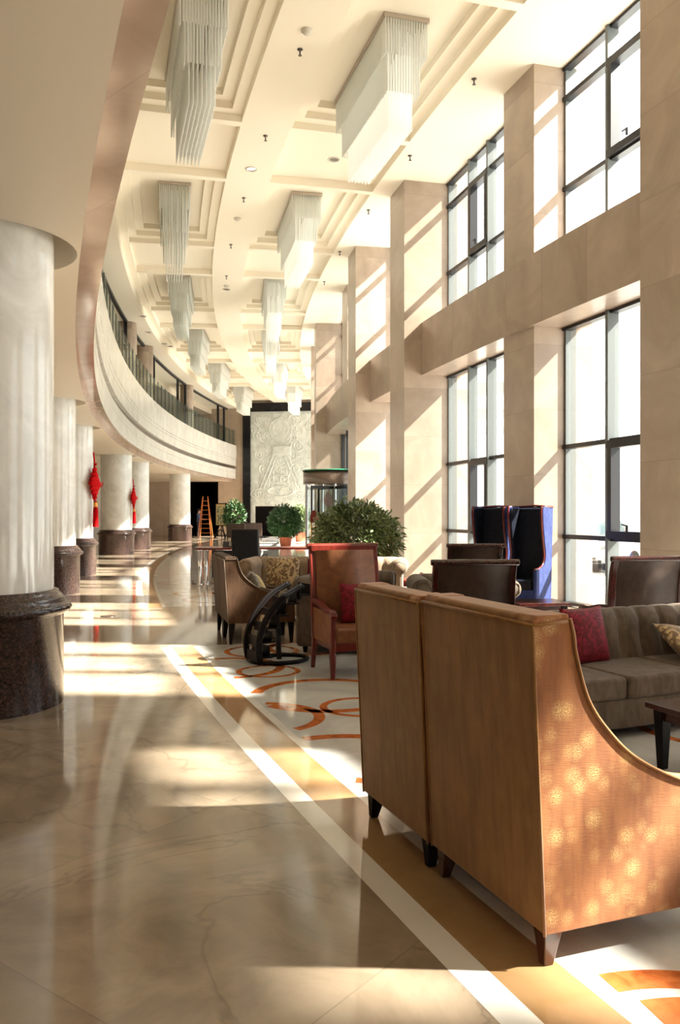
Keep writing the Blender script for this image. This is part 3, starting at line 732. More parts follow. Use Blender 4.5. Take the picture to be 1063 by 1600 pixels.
sloped_armchair(near_c + dirw * .825 + Vector((-.01, 0, 0)), 20.7, .70, 'amber brocade high-back armchair, farther one of the foreground pair', 'amber_brocade', 'amber_brocade_plain', 'amber_brocade_plain', 'black_wood', H=1.155)
cushion('scatter_cushion', .42, .42, .16, near_c + dirw * .46 + Vector((UX * .24, UY * .24, .69)), (R_(85), 0, R_(110)), 'pale_gold', 'pale gold tufted cushion inside the front amber armchair, just its top edge showing')
# brown pair on the left
sloped_armchair((-1.27, 9.54, 0), 14.5, .64, 'brown velvet armchair beside the magazine rack, nearer of the left pair', 'brown_velvet', 'brown_velvet', 'taupe_velvet', 'black_wood', H=1.0, depth=.78, foot=.24, group='brown armchairs on the left')
sloped_armchair((-1.27 - .66 * math.sin(R_(14.5)), 9.54 + .66 * math.cos(R_(14.5)), 0), 14.5, .64, 'brown velvet armchair behind its twin, on the side of the long desk', 'brown_velvet', 'brown_velvet', 'taupe_velvet', 'black_wood', H=1.0, depth=.78, foot=.24, group='brown armchairs on the left')
cushion('scatter_cushion', .36, .36, .15, (-1.02, 9.86, .64), (R_(80), 0, R_(100)), 'cushion_stripe', 'grey patterned cushion in the nearer brown armchair')
cushion('scatter_cushion', .36, .34, .14, (-1.02, 10.45, .60), (R_(62), 0, R_(105)), 'pale_gold', 'yellow cushion in the farther brown armchair')

def scroll_chair(loc, rz, lab, H=1.115, W_=.70, front='brown_leather', wood='mahogany', rear='brown_leather', group=None):
    """show-wood armchair with a rolled-over top rail"""
    t = empty('scroll_back_armchair', loc, rz, lab, 'armchair', group)
    hw = W_ / 2
    side = smooth_curve([(-.30, .30), (-.31, .55), (-.325, .80), (-.35, .97), (-.40, H - .02)], 6)
    for s_ in (-1, 1):
        m = MB(); ys = sorted((s_ * hw, s_ * (hw - .052)))
        m.prism([(x - .028, z) for x, z in side] + [(x + .030, z) for x, z in side[::-1]], ys[0], ys[1])
        m.build('back_stile', wood, t, .006)
    m = MB(); m.tube([(-.405, -hw - .02, H - .022), (-.405, hw + .02, H - .022)], .026, 14); m.box(-.39, -.34, -hw + .01, hw - .01, H - .07, H - .015); m.build('top_rail', wood, t, .004)
    m = MB(); n = len(side)
    vs = [(x - .022, y, z) for x, z in side for y in (-hw + .05, hw - .05)] + [(x + .05, y, z) for x, z in side for y in (-hw + .05, hw - .05)]
    fs = []
    for i in range(n - 1):
        fs += [(2 * i, 2 * i + 1, 2 * i + 3, 2 * i + 2)]; o = 2 * n; fs += [(o + 2 * i, o + 2 * i + 2, o + 2 * i + 3, o + 2 * i + 1), (2 * i, 2 * i + 2, o + 2 * i + 2, o + 2 * i), (2 * i + 1, o + 2 * i + 1, o + 2 * i + 3, 2 * i + 3)]
    m.add(vs, fs, 0, True); m.build('backrest', front, t)
    m = MB(); m.box(-.30, .32, -hw + .03, hw - .03, .25, .33); m.build('seat_rail', wood, t, .01)
    m = MB(); m.box(-.27, .33, -hw + .045, hw - .045, .32, .46); m.build('seat_cushion', front, t, .035, 4)
    for s_ in (-1, 1):
        m = MB(); y = s_ * (hw - .03)
        ar = smooth_curve([(-.31, y, .66), (-.1, y, .64), (.12, y, .60), (.27, y, .60), (.33, y, .56)], 5)
        for a, b in zip(ar[:-1], ar[1:]): m.bar(a, b, .06, .04)
        m.build('armrest', wood, t, .01)
        m = MB(); m.box(-.29, .26, y - .02, y + .02, .30, .60); m.build('arm_panel', front, t, .01)
        m = MB(); m.lathe([(.018, 0), (.022, .02), (.032, .18), (.034, .22), (.022, .235), (.034, .25), (.034, .34), (.024, .45), (.03, .57)], c=(.29, y), n=14); m.build('leg', wood, t)
        m = MB(); m.bar((-.36, y, 0), (-.29, y, .31), .035, .035, 0, .05, .05); m.build('leg', wood, t, .004)
    return t
scroll_chair((1.10, 7.35, 0), 93, 'dark brown scroll-back armchair seen from behind, just beyond the amber armchairs')
scroll_chair((1.70, 11.0, 0), 92, 'farther brown scroll-back armchair seen from behind, left of the blue chairs')
scroll_chair((2.72, 7.9, 0), 98, 'brown scroll-back armchair with reddish trim behind the right-hand sofa, half sunlit')
scroll_chair((.15, 7.93, 0), -72, 'red mahogany armchair with tan leather back facing forward, sunlight bars across it', H=1.20, front='tan_leather', wood='red_mahogany')
cushion('scatter_cushion', .42, .40, .15, (.20, 8.02, .64), (R_(78), 0, R_(14)), 'red_damask', 'red cushion on the tan leather armchair')

def wing_chair(loc, rz, lab):
    t = empty('wing_chair', loc, rz, lab, 'wing chair', 'tall blue wing chairs')
    H = 1.60; hw = .30
    curve = smooth_curve([(.34, 1.60), (.36, 1.5), (.33, 1.25), (.27, 1.0), (.24, .85), (.30, .72), (.45, .66), (.62, .65)], 6)
    prof = [(0.02, .16), (-.06, H)] + curve + [(.64, .16)]
    for s_ in (-1, 1):
        y0, y1 = sorted((s_ * hw, s_ * (hw - .045)))
        m = MB(); m.prism(prof, y0, y1); w = m.build('wing_side', 'blue_velvet', t, .01)
        yi0, yi1 = sorted((s_ * (hw - .044), s_ * (hw - .075)))
        m = MB(); m.prism([(.05, .3), (-.02, H - .02)] + [(x - .015, z - .02) for x, z in curve] + [(.60, .3)], yi0, yi1); m.build('wing_lining', 'navy_leather', t, .008)
        m = MB(); m.tube([(x + .004, s_ * (hw - .03), z) for x, z in curve] , .017, 8); m.build('wood_edge', 'red_mahogany', t)
    m = MB(); m.prism([(0.0, .16), (-.08, H), (-.04, H), (.06, .16)], -hw + .01, hw - .01); m.build('outer_back', 'blue_velvet', t, .01)
    m = MB(); m.prism([(0.06, .3), (-.038, H - .01), (.03, H - .03), (.14, .3)], -hw + .05, hw - .05); m.build('backrest', 'navy_leather', t, .02)
    m = MB(); m.tube([(-.04, -hw, H), (-.06, 0, H + .02), (-.04, hw, H)], .017, 8); m.tube([(-.04, -hw, H), (.34, -hw + .02, H)], .017, 8); m.tube([(-.04, hw, H), (.34, hw - .02, H)], .017, 8); m.build('top_edge', 'red_mahogany', t)
    m = MB(); m.box(.05, .63, -hw + .05, hw - .05, .16, .34); m.build('seat_base', 'blue_velvet', t, .01)
    m = MB(); m.box(.10, .65, -hw + .08, hw - .08, .33, .48); m.build('seat_cushion', 'navy_leather', t, .04, 4)
    for x in (.06, .58):
        for y in (-.25, .25): leg(t, x, y, .17, 'leg_wood')
    return t
wing_chair((3.06, 13.25, 0), 235, 'tall blue velvet wing chair, nearer the right window, whole blue side in view')
wing_chair((2.60, 13.85, 0), 235, 'tall blue wing chair to the left, mostly hidden behind its twin')

def chesterfield(loc, rz, lab, Wd, ncush, fab, H=.78, name='rolled_arm_sofa', armH=None, dep=.86):
    t = empty(name, loc, rz, lab, 'sofa'); hw = Wd / 2; armH = armH or H; rr = .085
    m = MB(); m.box(-dep / 2 + .03, dep / 2, -hw + .05, hw - .05, .07, .27); m.build('base', fab, t, .015)
    m = MB()
    for x in (-dep / 2 + .1, dep / 2 - .06):
        for y in (-hw + .12, hw - .12): m.lathe([(.02, 0), (.035, .075)], c=(x, y), n=12)
    for k_, (x, y) in enumerate([(x, y) for x in (-dep / 2 + .1, dep / 2 - .06) for y in (-hw + .12, hw - .12)]):
        q = MB(); q.lathe([(.02, 0), (.035, .08)], c=(x, y), n=12); q.build('leg', 'black_wood', t)
    inner = Wd - .40; cw = inner / ncush
    for i in range(ncush):
        y0 = -inner / 2 + i * cw
        m = MB(); m.box(-dep / 2 + .26, dep / 2 + .02, y0 + .004, y0 + cw - .004, .265, .415); m.build('seat_cushion', fab, t, .03, 4)
    # pleated back
    nch = max(3, round(inner / .19)); cols = nch * 8; rows = 14; vs = []; fs = []
    y0, y1 = -hw + .12, hw - .12
    for j in range(rows + 1):
        v = j / rows
        if v < .7: x0 = -dep / 2 + .25 - .07 * v / .7; z = .34 + (H - .10 - .34) * v / .7; nx = 1; nz = 0
        else:
            a = (v - .7) / .3 * PI * 1.15; x0 = -dep / 2 + .18 - .10 + .10 * math.cos(a); z = H - .10 + .10 * math.sin(a); nx = math.cos(a); nz = math.sin(a)
        for i in range(cols + 1):
            u = i / cols; fx = (u * nch) % 1.0
            d = abs(math.sin(PI * u * nch)) ** .55
            pinch = math.exp(-((v - .38) / .13) ** 2) * (1 - abs(math.sin(PI * u * nch))) ** 2
            h = (.035 if v < .7 else .035 - .028 * min(1, (v - .7) / .12)) * d - .03 * pinch
            yy = y0 + (y1 - y0) * u
            vs.append((x0 + nx * h, yy, z + nz * h))
    for j in range(rows):
        for i in range(cols):
            a = j * (cols + 1) + i; fs.append((a, a + 1, a + cols + 2, a + cols + 1))
    m = MB(); m.add(vs, fs, 0, True); m.build('pleated_back', fab, t)
    m = MB(); m.box(-dep / 2, -dep / 2 + .16, y0 - .04, y1 + .04, .09, H - .06); m.build('back_frame', fab, t, .02)
    for s_ in (-1, 1):
        yc = s_ * (hw - .12)
        m = MB(); xs0, xs1 = -dep / 2 + .0, dep / 2 + .0
        K = 26; nn = 16; vs = []; fs = []
        for i in range(K + 1):
            x = xs0 + (xs1 - xs0) * i / K; rad = .105 * (1 + .05 * abs(math.sin(PI * i / K * 5)))
            for j in range(nn):
                a = 2 * PI * j / nn; vs.append((x, yc + s_ * .035 + rad * 1.12 * math.cos(a), armH - .11 + rad * math.sin(a)))
        for i in range(K):
            for j in range(nn): fs.append((i * nn + j, i * nn + (j + 1) % nn, (i + 1) * nn + (j + 1) % nn, (i + 1) * nn + j))
        fs += [tuple(range(nn))[::-1], tuple(K * nn + j for j in range(nn))]
        m.add(vs, fs, 0, True); ar = m.build('rolled_arm', fab, t)
        m = MB(); m.box(xs0 + .02, xs1 - .005, yc - .075, yc + .075, .08, armH - .1); m.build('arm_panel', fab, t, .02)
        m = MB(); m.tube([(xs1 + .006, yc - s_ * .06, .1), (xs1 + .006, yc - s_ * .065, armH - .15), (xs1 + .006, yc - s_ * .03, armH - .05), (xs1 + .006, yc + s_ * .04, armH - .025), (xs1 + .006, yc + s_ * .125, armH - .06), (xs1 + .006, yc + s_ * .13, armH - .15), (xs1 + .006, yc + s_ * .075, armH - .2), (xs1 + .006, yc + s_ * .07, .1)], .007, 6); m.build('piping', fab, t)
    return t
wdir = Vector((math.cos(R_(23)), math.sin(R_(23)), 0)); ndir = Vector((wdir.y, -wdir.x, 0))
p0 = Vector((1.90, 5.60, 0))
ctr = p0 + wdir * .31 - ndir * .40
chesterfield(ctr, 23 - 90, 'taupe velvet three-seat sofa with pleated back, on the right behind the amber armchairs', 2.30, 3, 'taupe_velvet', H=.77)
cushion('scatter_cushion', .43, .43, .15, (1.80, 6.15, .60), (R_(76), R_(0), R_(30)), 'red_damask', 'dark red damask cushion leaning on the pleated taupe sofa')
cushion('scatter_cushion', .44, .44, .15, (2.62, 6.25, .52), (R_(28), R_(12), R_(20)), 'floral_gold', 'brown and gold floral cushion lying on the taupe sofa, at the right edge')
chesterfield((-.22, 12.05, 0), -96, 'beige rolled-arm sofa facing forward between the brown armchairs and the bush', 2.32, 3, 'beige_velvet', H=.86)
cushion('scatter_cushion', .52, .46, .16, (-.83, 12.0, .66), (R_(74), 0, R_(-8)), 'floral_gold', 'gold leaf-patterned cushion on the beige rolled-arm sofa')
cushion('scatter_cushion', .42, .42, .15, (-.28, 12.05, .64), (R_(74), 0, R_(-12)), 'red_damask', 'plain red cushion on the beige rolled-arm sofa')
chesterfield((.08, 9.52, 0), -14, 'dark-sided rolled-arm sofa behind the magazine rack, pale roll catching light', 1.35, 2, 'taupe_velvet', H=.82)
chesterfield((1.35, 9.35, 0), -90, 'grey pleated sofa of which only the back top shows over the amber armchairs', 1.1, 2, 'taupe_velvet', H=.80)
# coffee table on the right
def low_table(loc, rz, L_, Wd, H, lab, name='coffee_table', wood='mahogany', cat='table'):
    t = empty(name, loc, rz, lab, cat)
    m = MB(); m.box(0, L_, 0, Wd, H - .035, H); m.build('tabletop', wood, t, .006)
    m = MB(); m.box(.05, L_ - .05, .05, Wd - .05, H - .10, H - .034); m.build('apron', wood, t, .003)
    for x in (.07, L_ - .07):
        for y in (.07, Wd - .07): m = MB(); m.bar((x, y, 0), (x, y, H - .034), .045, .045, 0, .075, .075); m.build('leg', 'black_wood', t, .004)
    return t
low_table((2.06, 4.37, 0), 23, 1.2, .65, .385, 'dark mahogany coffee table with tapered legs in front of the taupe sofa')
low_table((1.98, 9.25, 0), 10, .62, .5, .50, 'small dark mahogany side table beside the blue wing chairs', 'side_table')
low_table((.45, 12.9, 0), 8, 1.1, .6, .46, 'dark red low table behind the amber armchairs, tent card on top', 'low_table', 'red_mahogany')
m = MB(); m.add([(-.14, -.1, 0), (.0, -.1, .11), (.0, .1, .11), (-.14, .1, 0), (.14, -.1, .05), (.14, .1, .05)], [(0, 1, 2, 3), (1, 4, 5, 2)]); o = m.build('menu_folder', 'book_red'); o.location = (1.28, 13.1, .466)
q = o.modifiers.new('s', 'SOLIDIFY'); q.thickness = .006; tag(o, 'open dark red menu folder standing on the low red table', 'menu')
# ------------------------------------------------------------------ magazine rack
t = empty('magazine_rack', (-.85, 8.36, 0), 30, 'black curved magazine rack standing before the dark-sided sofa', 'magazine rack')
path = smooth_curve([(0, 0, .03), (-.02, 0, .2), (.03, 0, .38), (.13, 0, .54), (.28, 0, .68), (.47, 0, .77)], 5)
for y in (-.13, .17):
    m = MB()
    for off in (-.014, .014): m.tube([(a[0] + off, y, a[2] - off * .5) for a in path], .019, 10)
    m.build('side_rail', 'black_wood', t)
for k in range(6):
    i = 4 + k * 4; a = path[min(i, len(path) - 1)]
    m = MB(); m.box(a[0] - .0, a[0] + .16, -.12, .16, a[2] - .10, a[2] - .085); m.box(a[0] - .005, a[0] + .010, -.12, .16, a[2] - .13, a[2] - .03); m.box(a[0] + .12, a[0] + .13, -.12, .16, a[2] - .10, a[2] + .02); m.build('shelf', 'black_wood', t)
m = MB()
c1 = [(.28 + .30 * math.cos(R_(g)), .02 + .24 * math.sin(R_(g)), .02) for g in range(0, 360, 12)]
m.tube(c1, .022, 8, closed=True); m.tube([(0, -.13, .02), (.0, .17, .02)], .022, 8); m.build('foot_ring', 'black_wood', t)
m = MB(); m.bar((.28, .02, .02), (.24, .02, .56), .04, .04); m.build('back_strut', 'black_wood', t)
MAGC = ['brown_leather', 'cushion_stripe', 'floral_gold', 'brown_leather', 'cushion_stripe', 'brown_leather']
ML = ['in the top pocket', 'in the second pocket', 'in the third pocket', 'in the fourth pocket', 'in the fifth pocket', 'in the lowest pocket']
for k in range(5):
    i = 4 + k * 4; a = path[min(i, len(path) - 1)]
    m = MB(); m.box(-.006, .006, -.10, .12, 0, .11); o = m.build('magazine', MAGC[k])
    v = Matrix.Rotation(R_(30), 4, 'Z') @ Vector((a[0] + .03, .01, a[2] - .080)); o.location = Vector((-.85, 8.36, 0)) + v; o.rotation_euler = (0, R_(20), R_(30))
    tag(o, 'magazine %s of the black curved rack' % ML[4 - k], 'magazine', 'magazines in the rack')
# ------------------------------------------------------------------ desk and office chair
t = empty('reception_desk', (-3.05, 17.6, 0), 2, 'long desk with thin wooden top and chrome legs, dark modesty panel', 'desk')
m = MB(); pts = smooth_curve([(0, .0), (.1, -.12), (.7, -.16), (1.3, .05), (2.0, .02), (2.55, -.02)], 5); back = [(x, .72) for x in (2.6, 1.3, .1)]
pl = [(x, y) for x, y in pts] + [(2.62, .1)] + back + [(-.02, .6)]
m.add([(x, y, .735) for x, y in pl] + [(x, y, .775) for x, y in pl], [tuple(range(len(pl)))[::-1], tuple(range(len(pl), 2 * len(pl)))] + [(i, (i + 1) % len(pl), len(pl) + (i + 1) % len(pl), len(pl) + i) for i in range(len(pl))])
m.build('desk_top', 'red_mahogany', t)
for x, y in ((.10, .05), (.22, .12), (1.25, .15), (1.37, .4), (2.35, .1), (2.47, .4), (.15, .6)):
    m = MB(); m.lathe([(.06, 0), (.06, .02), (.035, .03), (.035, .70), (.06, .71), (.06, .735)], c=(x, y), n=16); m.build('leg', 'chrome', t)
m = MB(); m.box(.30, 1.2, .5, .52, .12, .70); m.build('modesty_panel', 'frame_black', t)
m = MB(); o = MB(); o.add([(-.2, 0, 0), (.2, 0, 0), (.2, .09, .12), (-.2, .09, .12), (-.2, .18, 0), (.2, .18, 0)], [(0, 1, 2, 3), (3, 2, 5, 4), (0, 3, 4), (1, 5, 2)]); q = o.build('desk_sign', 'frame_black'); q.location = (-2.30, 17.85, .776); tag(q, 'small dark desk sign with white letters beside the office chair', 'sign')
def text(s_, loc, rot, size, mat, parent, name='lettering'):
    cu = bpy.data.curves.new(name, 'FONT'); cu.body = s_; cu.size = size; cu.extrude = .002; cu.align_x = 'CENTER'; cu.align_y = 'CENTER'
    tmp = bpy.data.objects.new(name + '_tmp', cu); COL.objects.link(tmp)
    dg = bpy.context.evaluated_depsgraph_get(); me = bpy.data.meshes.new_from_object(tmp.evaluated_get(dg)); bpy.data.objects.remove(tmp)
    me.materials.clear(); me.materials.append(MATS[mat]); o = bpy.data.objects.new(name, me); COL.objects.link(o); o.location = loc; o.rotation_euler = rot; o.parent = parent; return o
text('EC', (0, .042, .062), (R_(53), 0, 0), .12, 'sensor_white', q)
t = empty('office_chair', (-1.82, 16.9, 0), 80, 'black leather office chair with its back turned, at the long desk', 'office chair')
m = MB()
for k in range(5): a = k * 2 * PI / 5; m.bar((0, 0, .1), (.3 * math.cos(a), .3 * math.sin(a), .07), .04, .04)
m.build('star_base', 'frame_black', t)
for k in range(5):
    a = k * 2 * PI / 5; m = MB(); m.tube([(.3 * math.cos(a) - .02, .3 * math.sin(a), .03), (.3 * math.cos(a) + .02, .3 * math.sin(a), .03)], .03, 10); m.build('caster', 'rubber', t)
m = MB(); m.tube([(0, 0, .08), (0, 0, .42)], .03, 10); m.build('gas_column', 'chrome', t)
m = MB(); m.box(-.26, .26, -.26, .26, .40, .52); m.build('seat', 'black_leather', t, .04, 4)
m = MB(); m.prism([(-.26, .48), (-.34, .8), (-.38, 1.18), (-.30, 1.19), (-.24, .85), (-.18, .48)], -.28, .28); m.build('backrest', 'black_leather', t, .035, 4)
for s_ in (-1, 1): m = MB(); m.tube([(-.22, s_ * .27, .46), (-.18, s_ * .32, .66), (.12, s_ * .32, .68), (.18, s_ * .27, .48)], .022, 8); m.build('armrest', 'black_leather', t)
# ------------------------------------------------------------------ plants
def foliage(mb, c, rad, n, ls, rnd_, droop=.4):
    vs = []; fs = []
    for i in range(n):
        th = rnd_.uniform(0, 2 * PI); cz = rnd_.uniform(-1, 1); rr = (rnd_.random() ** .28)
        sx = math.sqrt(1 - cz * cz); bump = 1 + .11 * math.sin(th * 5 + cz * 4) * math.sin(cz * 6 + th * 2) + .07 * math.sin(th * 11 + cz * 9) * math.sin(cz * 13 - th * 4)
        d = Vector((sx * math.cos(th), sx * math.sin(th), cz))
        p = Vector((c[0] + d.x * rad[0] * rr * bump, c[1] + d.y * rad[1] * rr * bump, c[2] + d.z * rad[2] * rr * bump))
        ax = (d + Vector((rnd_.uniform(-.8, .8), rnd_.uniform(-.8, .8), rnd_.uniform(-.6, .8) - droop))).normalized()
        si = ax.cross(Vector((rnd_.uniform(-1, 1), rnd_.uniform(-1, 1), rnd_.uniform(-1, 1)))).normalized(); nn = ax.cross(si)
        l = ls * rnd_.uniform(.6, 1.2); w = l * .2; o = len(vs)
        vs += [p, p + ax * l * .5 + si * w + nn * w * .3, p + ax * l, p + ax * l * .5 - si * w + nn * w * .3, p + ax * l * .5]
        fs += [(o, o + 1, o + 4), (o + 1, o + 2, o + 4), (o, o + 4, o + 3), (o + 4, o + 2, o + 3)]
    mb.add(vs, fs, 0, False)
def bush(loc, c, rad, n, ls, lab, pot='terracotta', potr=.22, poth=.36, mat='leaf_green', seed=1):
    t = empty('potted_bush', loc, 0, lab, 'potted plant'); rn = random.Random(seed)
    m = MB(); foliage(m, c, rad, n, ls, rn); m.build('foliage', mat, t)
    m = MB()
    for k in range(9):
        a = k * .7; e = Vector((c[0] + rad[0] * .6 * math.cos(a), c[1] + rad[1] * .6 * math.sin(a), c[2] + rad[2] * rn.uniform(-.2, .5)))
        m.tube([(0, 0, poth - .05), (e.x * .3, e.y * .3, (poth + e.z) / 2), e], [.02, .014, .005], 6)
    m.build('stem', 'bark', t)
    m = MB(); m.lathe([(potr * .78, 0), (potr, poth - .06), (potr * 1.08, poth - .06), (potr * 1.08, poth), (potr * .95, poth), (potr * .93, poth - .04), (0.001, poth - .04)], n=32, cap=False); m.build('pot', pot, t)
bush((.27, 14.3, 0), (0, 0, 1.04), (.72, .66, .64), 7500, .125, 'large round leafy bush in a dark pot behind the tan leather armchair', 'black_pot', .3, .42, 'leaf_pale_highlights', 3)
bush((-2.44, 37.6, 0), (-.05, 0, 1.12), (.72, .7, .70), 5200, .15, 'round dark green bush in a terracotta pot, left of two by the relief wall', 'terracotta', .29, .44, 'leaf_green', 5)
bush((-2.10, 44.5, 0), (-.02, 0, 1.20), (.62, .6, .68), 4200, .15, 'paler bush in a terracotta pot behind and right of the dark round one', 'terracotta', .3, .5, 'leaf_pale_highlights', 6)
bush((-6.35, 50.3, 0), (.0, 0, 1.35), (.60, .5, .85), 1500, .24, 'loose weeping green plant beside the framed picture', 'black_pot', .25, .5, 'leaf_green', 7)
# ------------------------------------------------------------------ revolving door
rv = P(101.0, 7.95); RD = 1.06
t = empty('revolving_door', rv, 8, 'cylindrical glass revolving door with a bronze drum top at the end of the windows', 'revolving door')
m = MB(); m.lathe([(RD, 2.46), (RD, 2.90), (0.01, 2.90)], n=64, cap=False); m.lathe([(RD, 2.46), (.01, 2.46)], n=64, cap=False); m.build('drum_canopy', 'bronze', t)
m = MB(); m.lathe([(RD + .03, 2.90), (RD + .03, 2.93), (.01, 2.93)], n=64, cap=False); m.build('glass_roof_edge', 'green_glass_edge', t)
for k in range(8):
    a = k * PI / 4 + .3
    if k in (1, 5): continue
    m = MB(); m.lathe([(.045, 0), (.045, 2.46)], c=((RD - .04) * math.cos(a), (RD - .04) * math.sin(a)), n=10); m.build('post', 'frame_black' if k % 2 else 'chrome', t)
for a0, a1 in ((1.2, 2.8), (4.3, 5.9), (2.8, 4.3)):
    m = MB(); n = 14; vs = [((RD - .04) * math.cos(a0 + (a1 - a0) * i / n), (RD - .04) * math.sin(a0 + (a1 - a0) * i / n), z) for z in (.05, 2.46) for i in range(n + 1)]
    m.add(vs, [(i, i + 1, n + 2 + i, n + 1 + i) for i in range(n)], 0, True)
    if a0 != 2.8: m.build('curved_screen', 'door_glass', t)
for k in range(4):
    a = k * PI / 2 + .5; c_, s_ = math.cos(a), math.sin(a)
    m = MB(); m.quad((0, 0, .1), (.95 * c_, .95 * s_, .1), (.95 * c_, .95 * s_, 2.35), (0, 0, 2.35)); wg = m.build('door_wing', 'door_glass', t)
    m = MB(); m.bar((.95 * c_, .95 * s_, .05), (.95 * c_, .95 * s_, 2.4), .06, .06); m.bar((0, 0, .1), (.95 * c_, .95 * s_, .1), .05, .1); m.bar((0, 0, 2.36), (.95 * c_, .95 * s_, 2.36), .05, .1); m.build('wing_frame', 'frame_black', t)
m = MB(); m.lathe([(.05, 0), (.05, 2.46)], n=12); m.build('centre_shaft', 'chrome', t)
m = MB(); m.sphere((-.62, -.85, 1.28), .1, 8, sc=(1, .25, 1)); m.build('red_disc', 'red_gloss', t)
# plain glazing beside the door at ground level
m = MB()
for a0, a1 in ((10.3, 8.6), (7.3, 5.6)):
    m.sector(RW - .01, RW + .0, a0, a1, 0, 4.53, 1, 0)
    for a in (a0, a1, (a0 + a1) / 2): m.sector(RW - .06, RW + .08, a + .03, a - .03, 0, 4.53, 1, 1)
m.sector(RW - .01, RW + .0, 8.6, 7.3, 2.95, 4.53, 1, 0)
struct(m.build('window_entrance', ['window_glass', 'frame_black']))
# red and gold post sign
t = empty('gilt_post_sign', (-.62, 19.6, 0), 0, 'slim red-topped gilt post sign standing left of the revolving door', 'sign post')
m = MB(); m.box(-.1, .1, -.1, .1, 0, .04); m.build('foot', 'gold', t)
for x in (-.06, 0, .06): m = MB(); m.tube([(x, 0, .03), (x, 0, 1.3)], .014, 8); m.build('gilt_rod', 'gold', t)
m = MB(); m.prism([(-.08, 1.28), (-.08, 1.45), (-.04, 1.55), (.03, 1.58), (.08, 1.5), (.08, 1.28)], -.03, .03); m.build('red_hood', 'red_mahogany', t, .01)
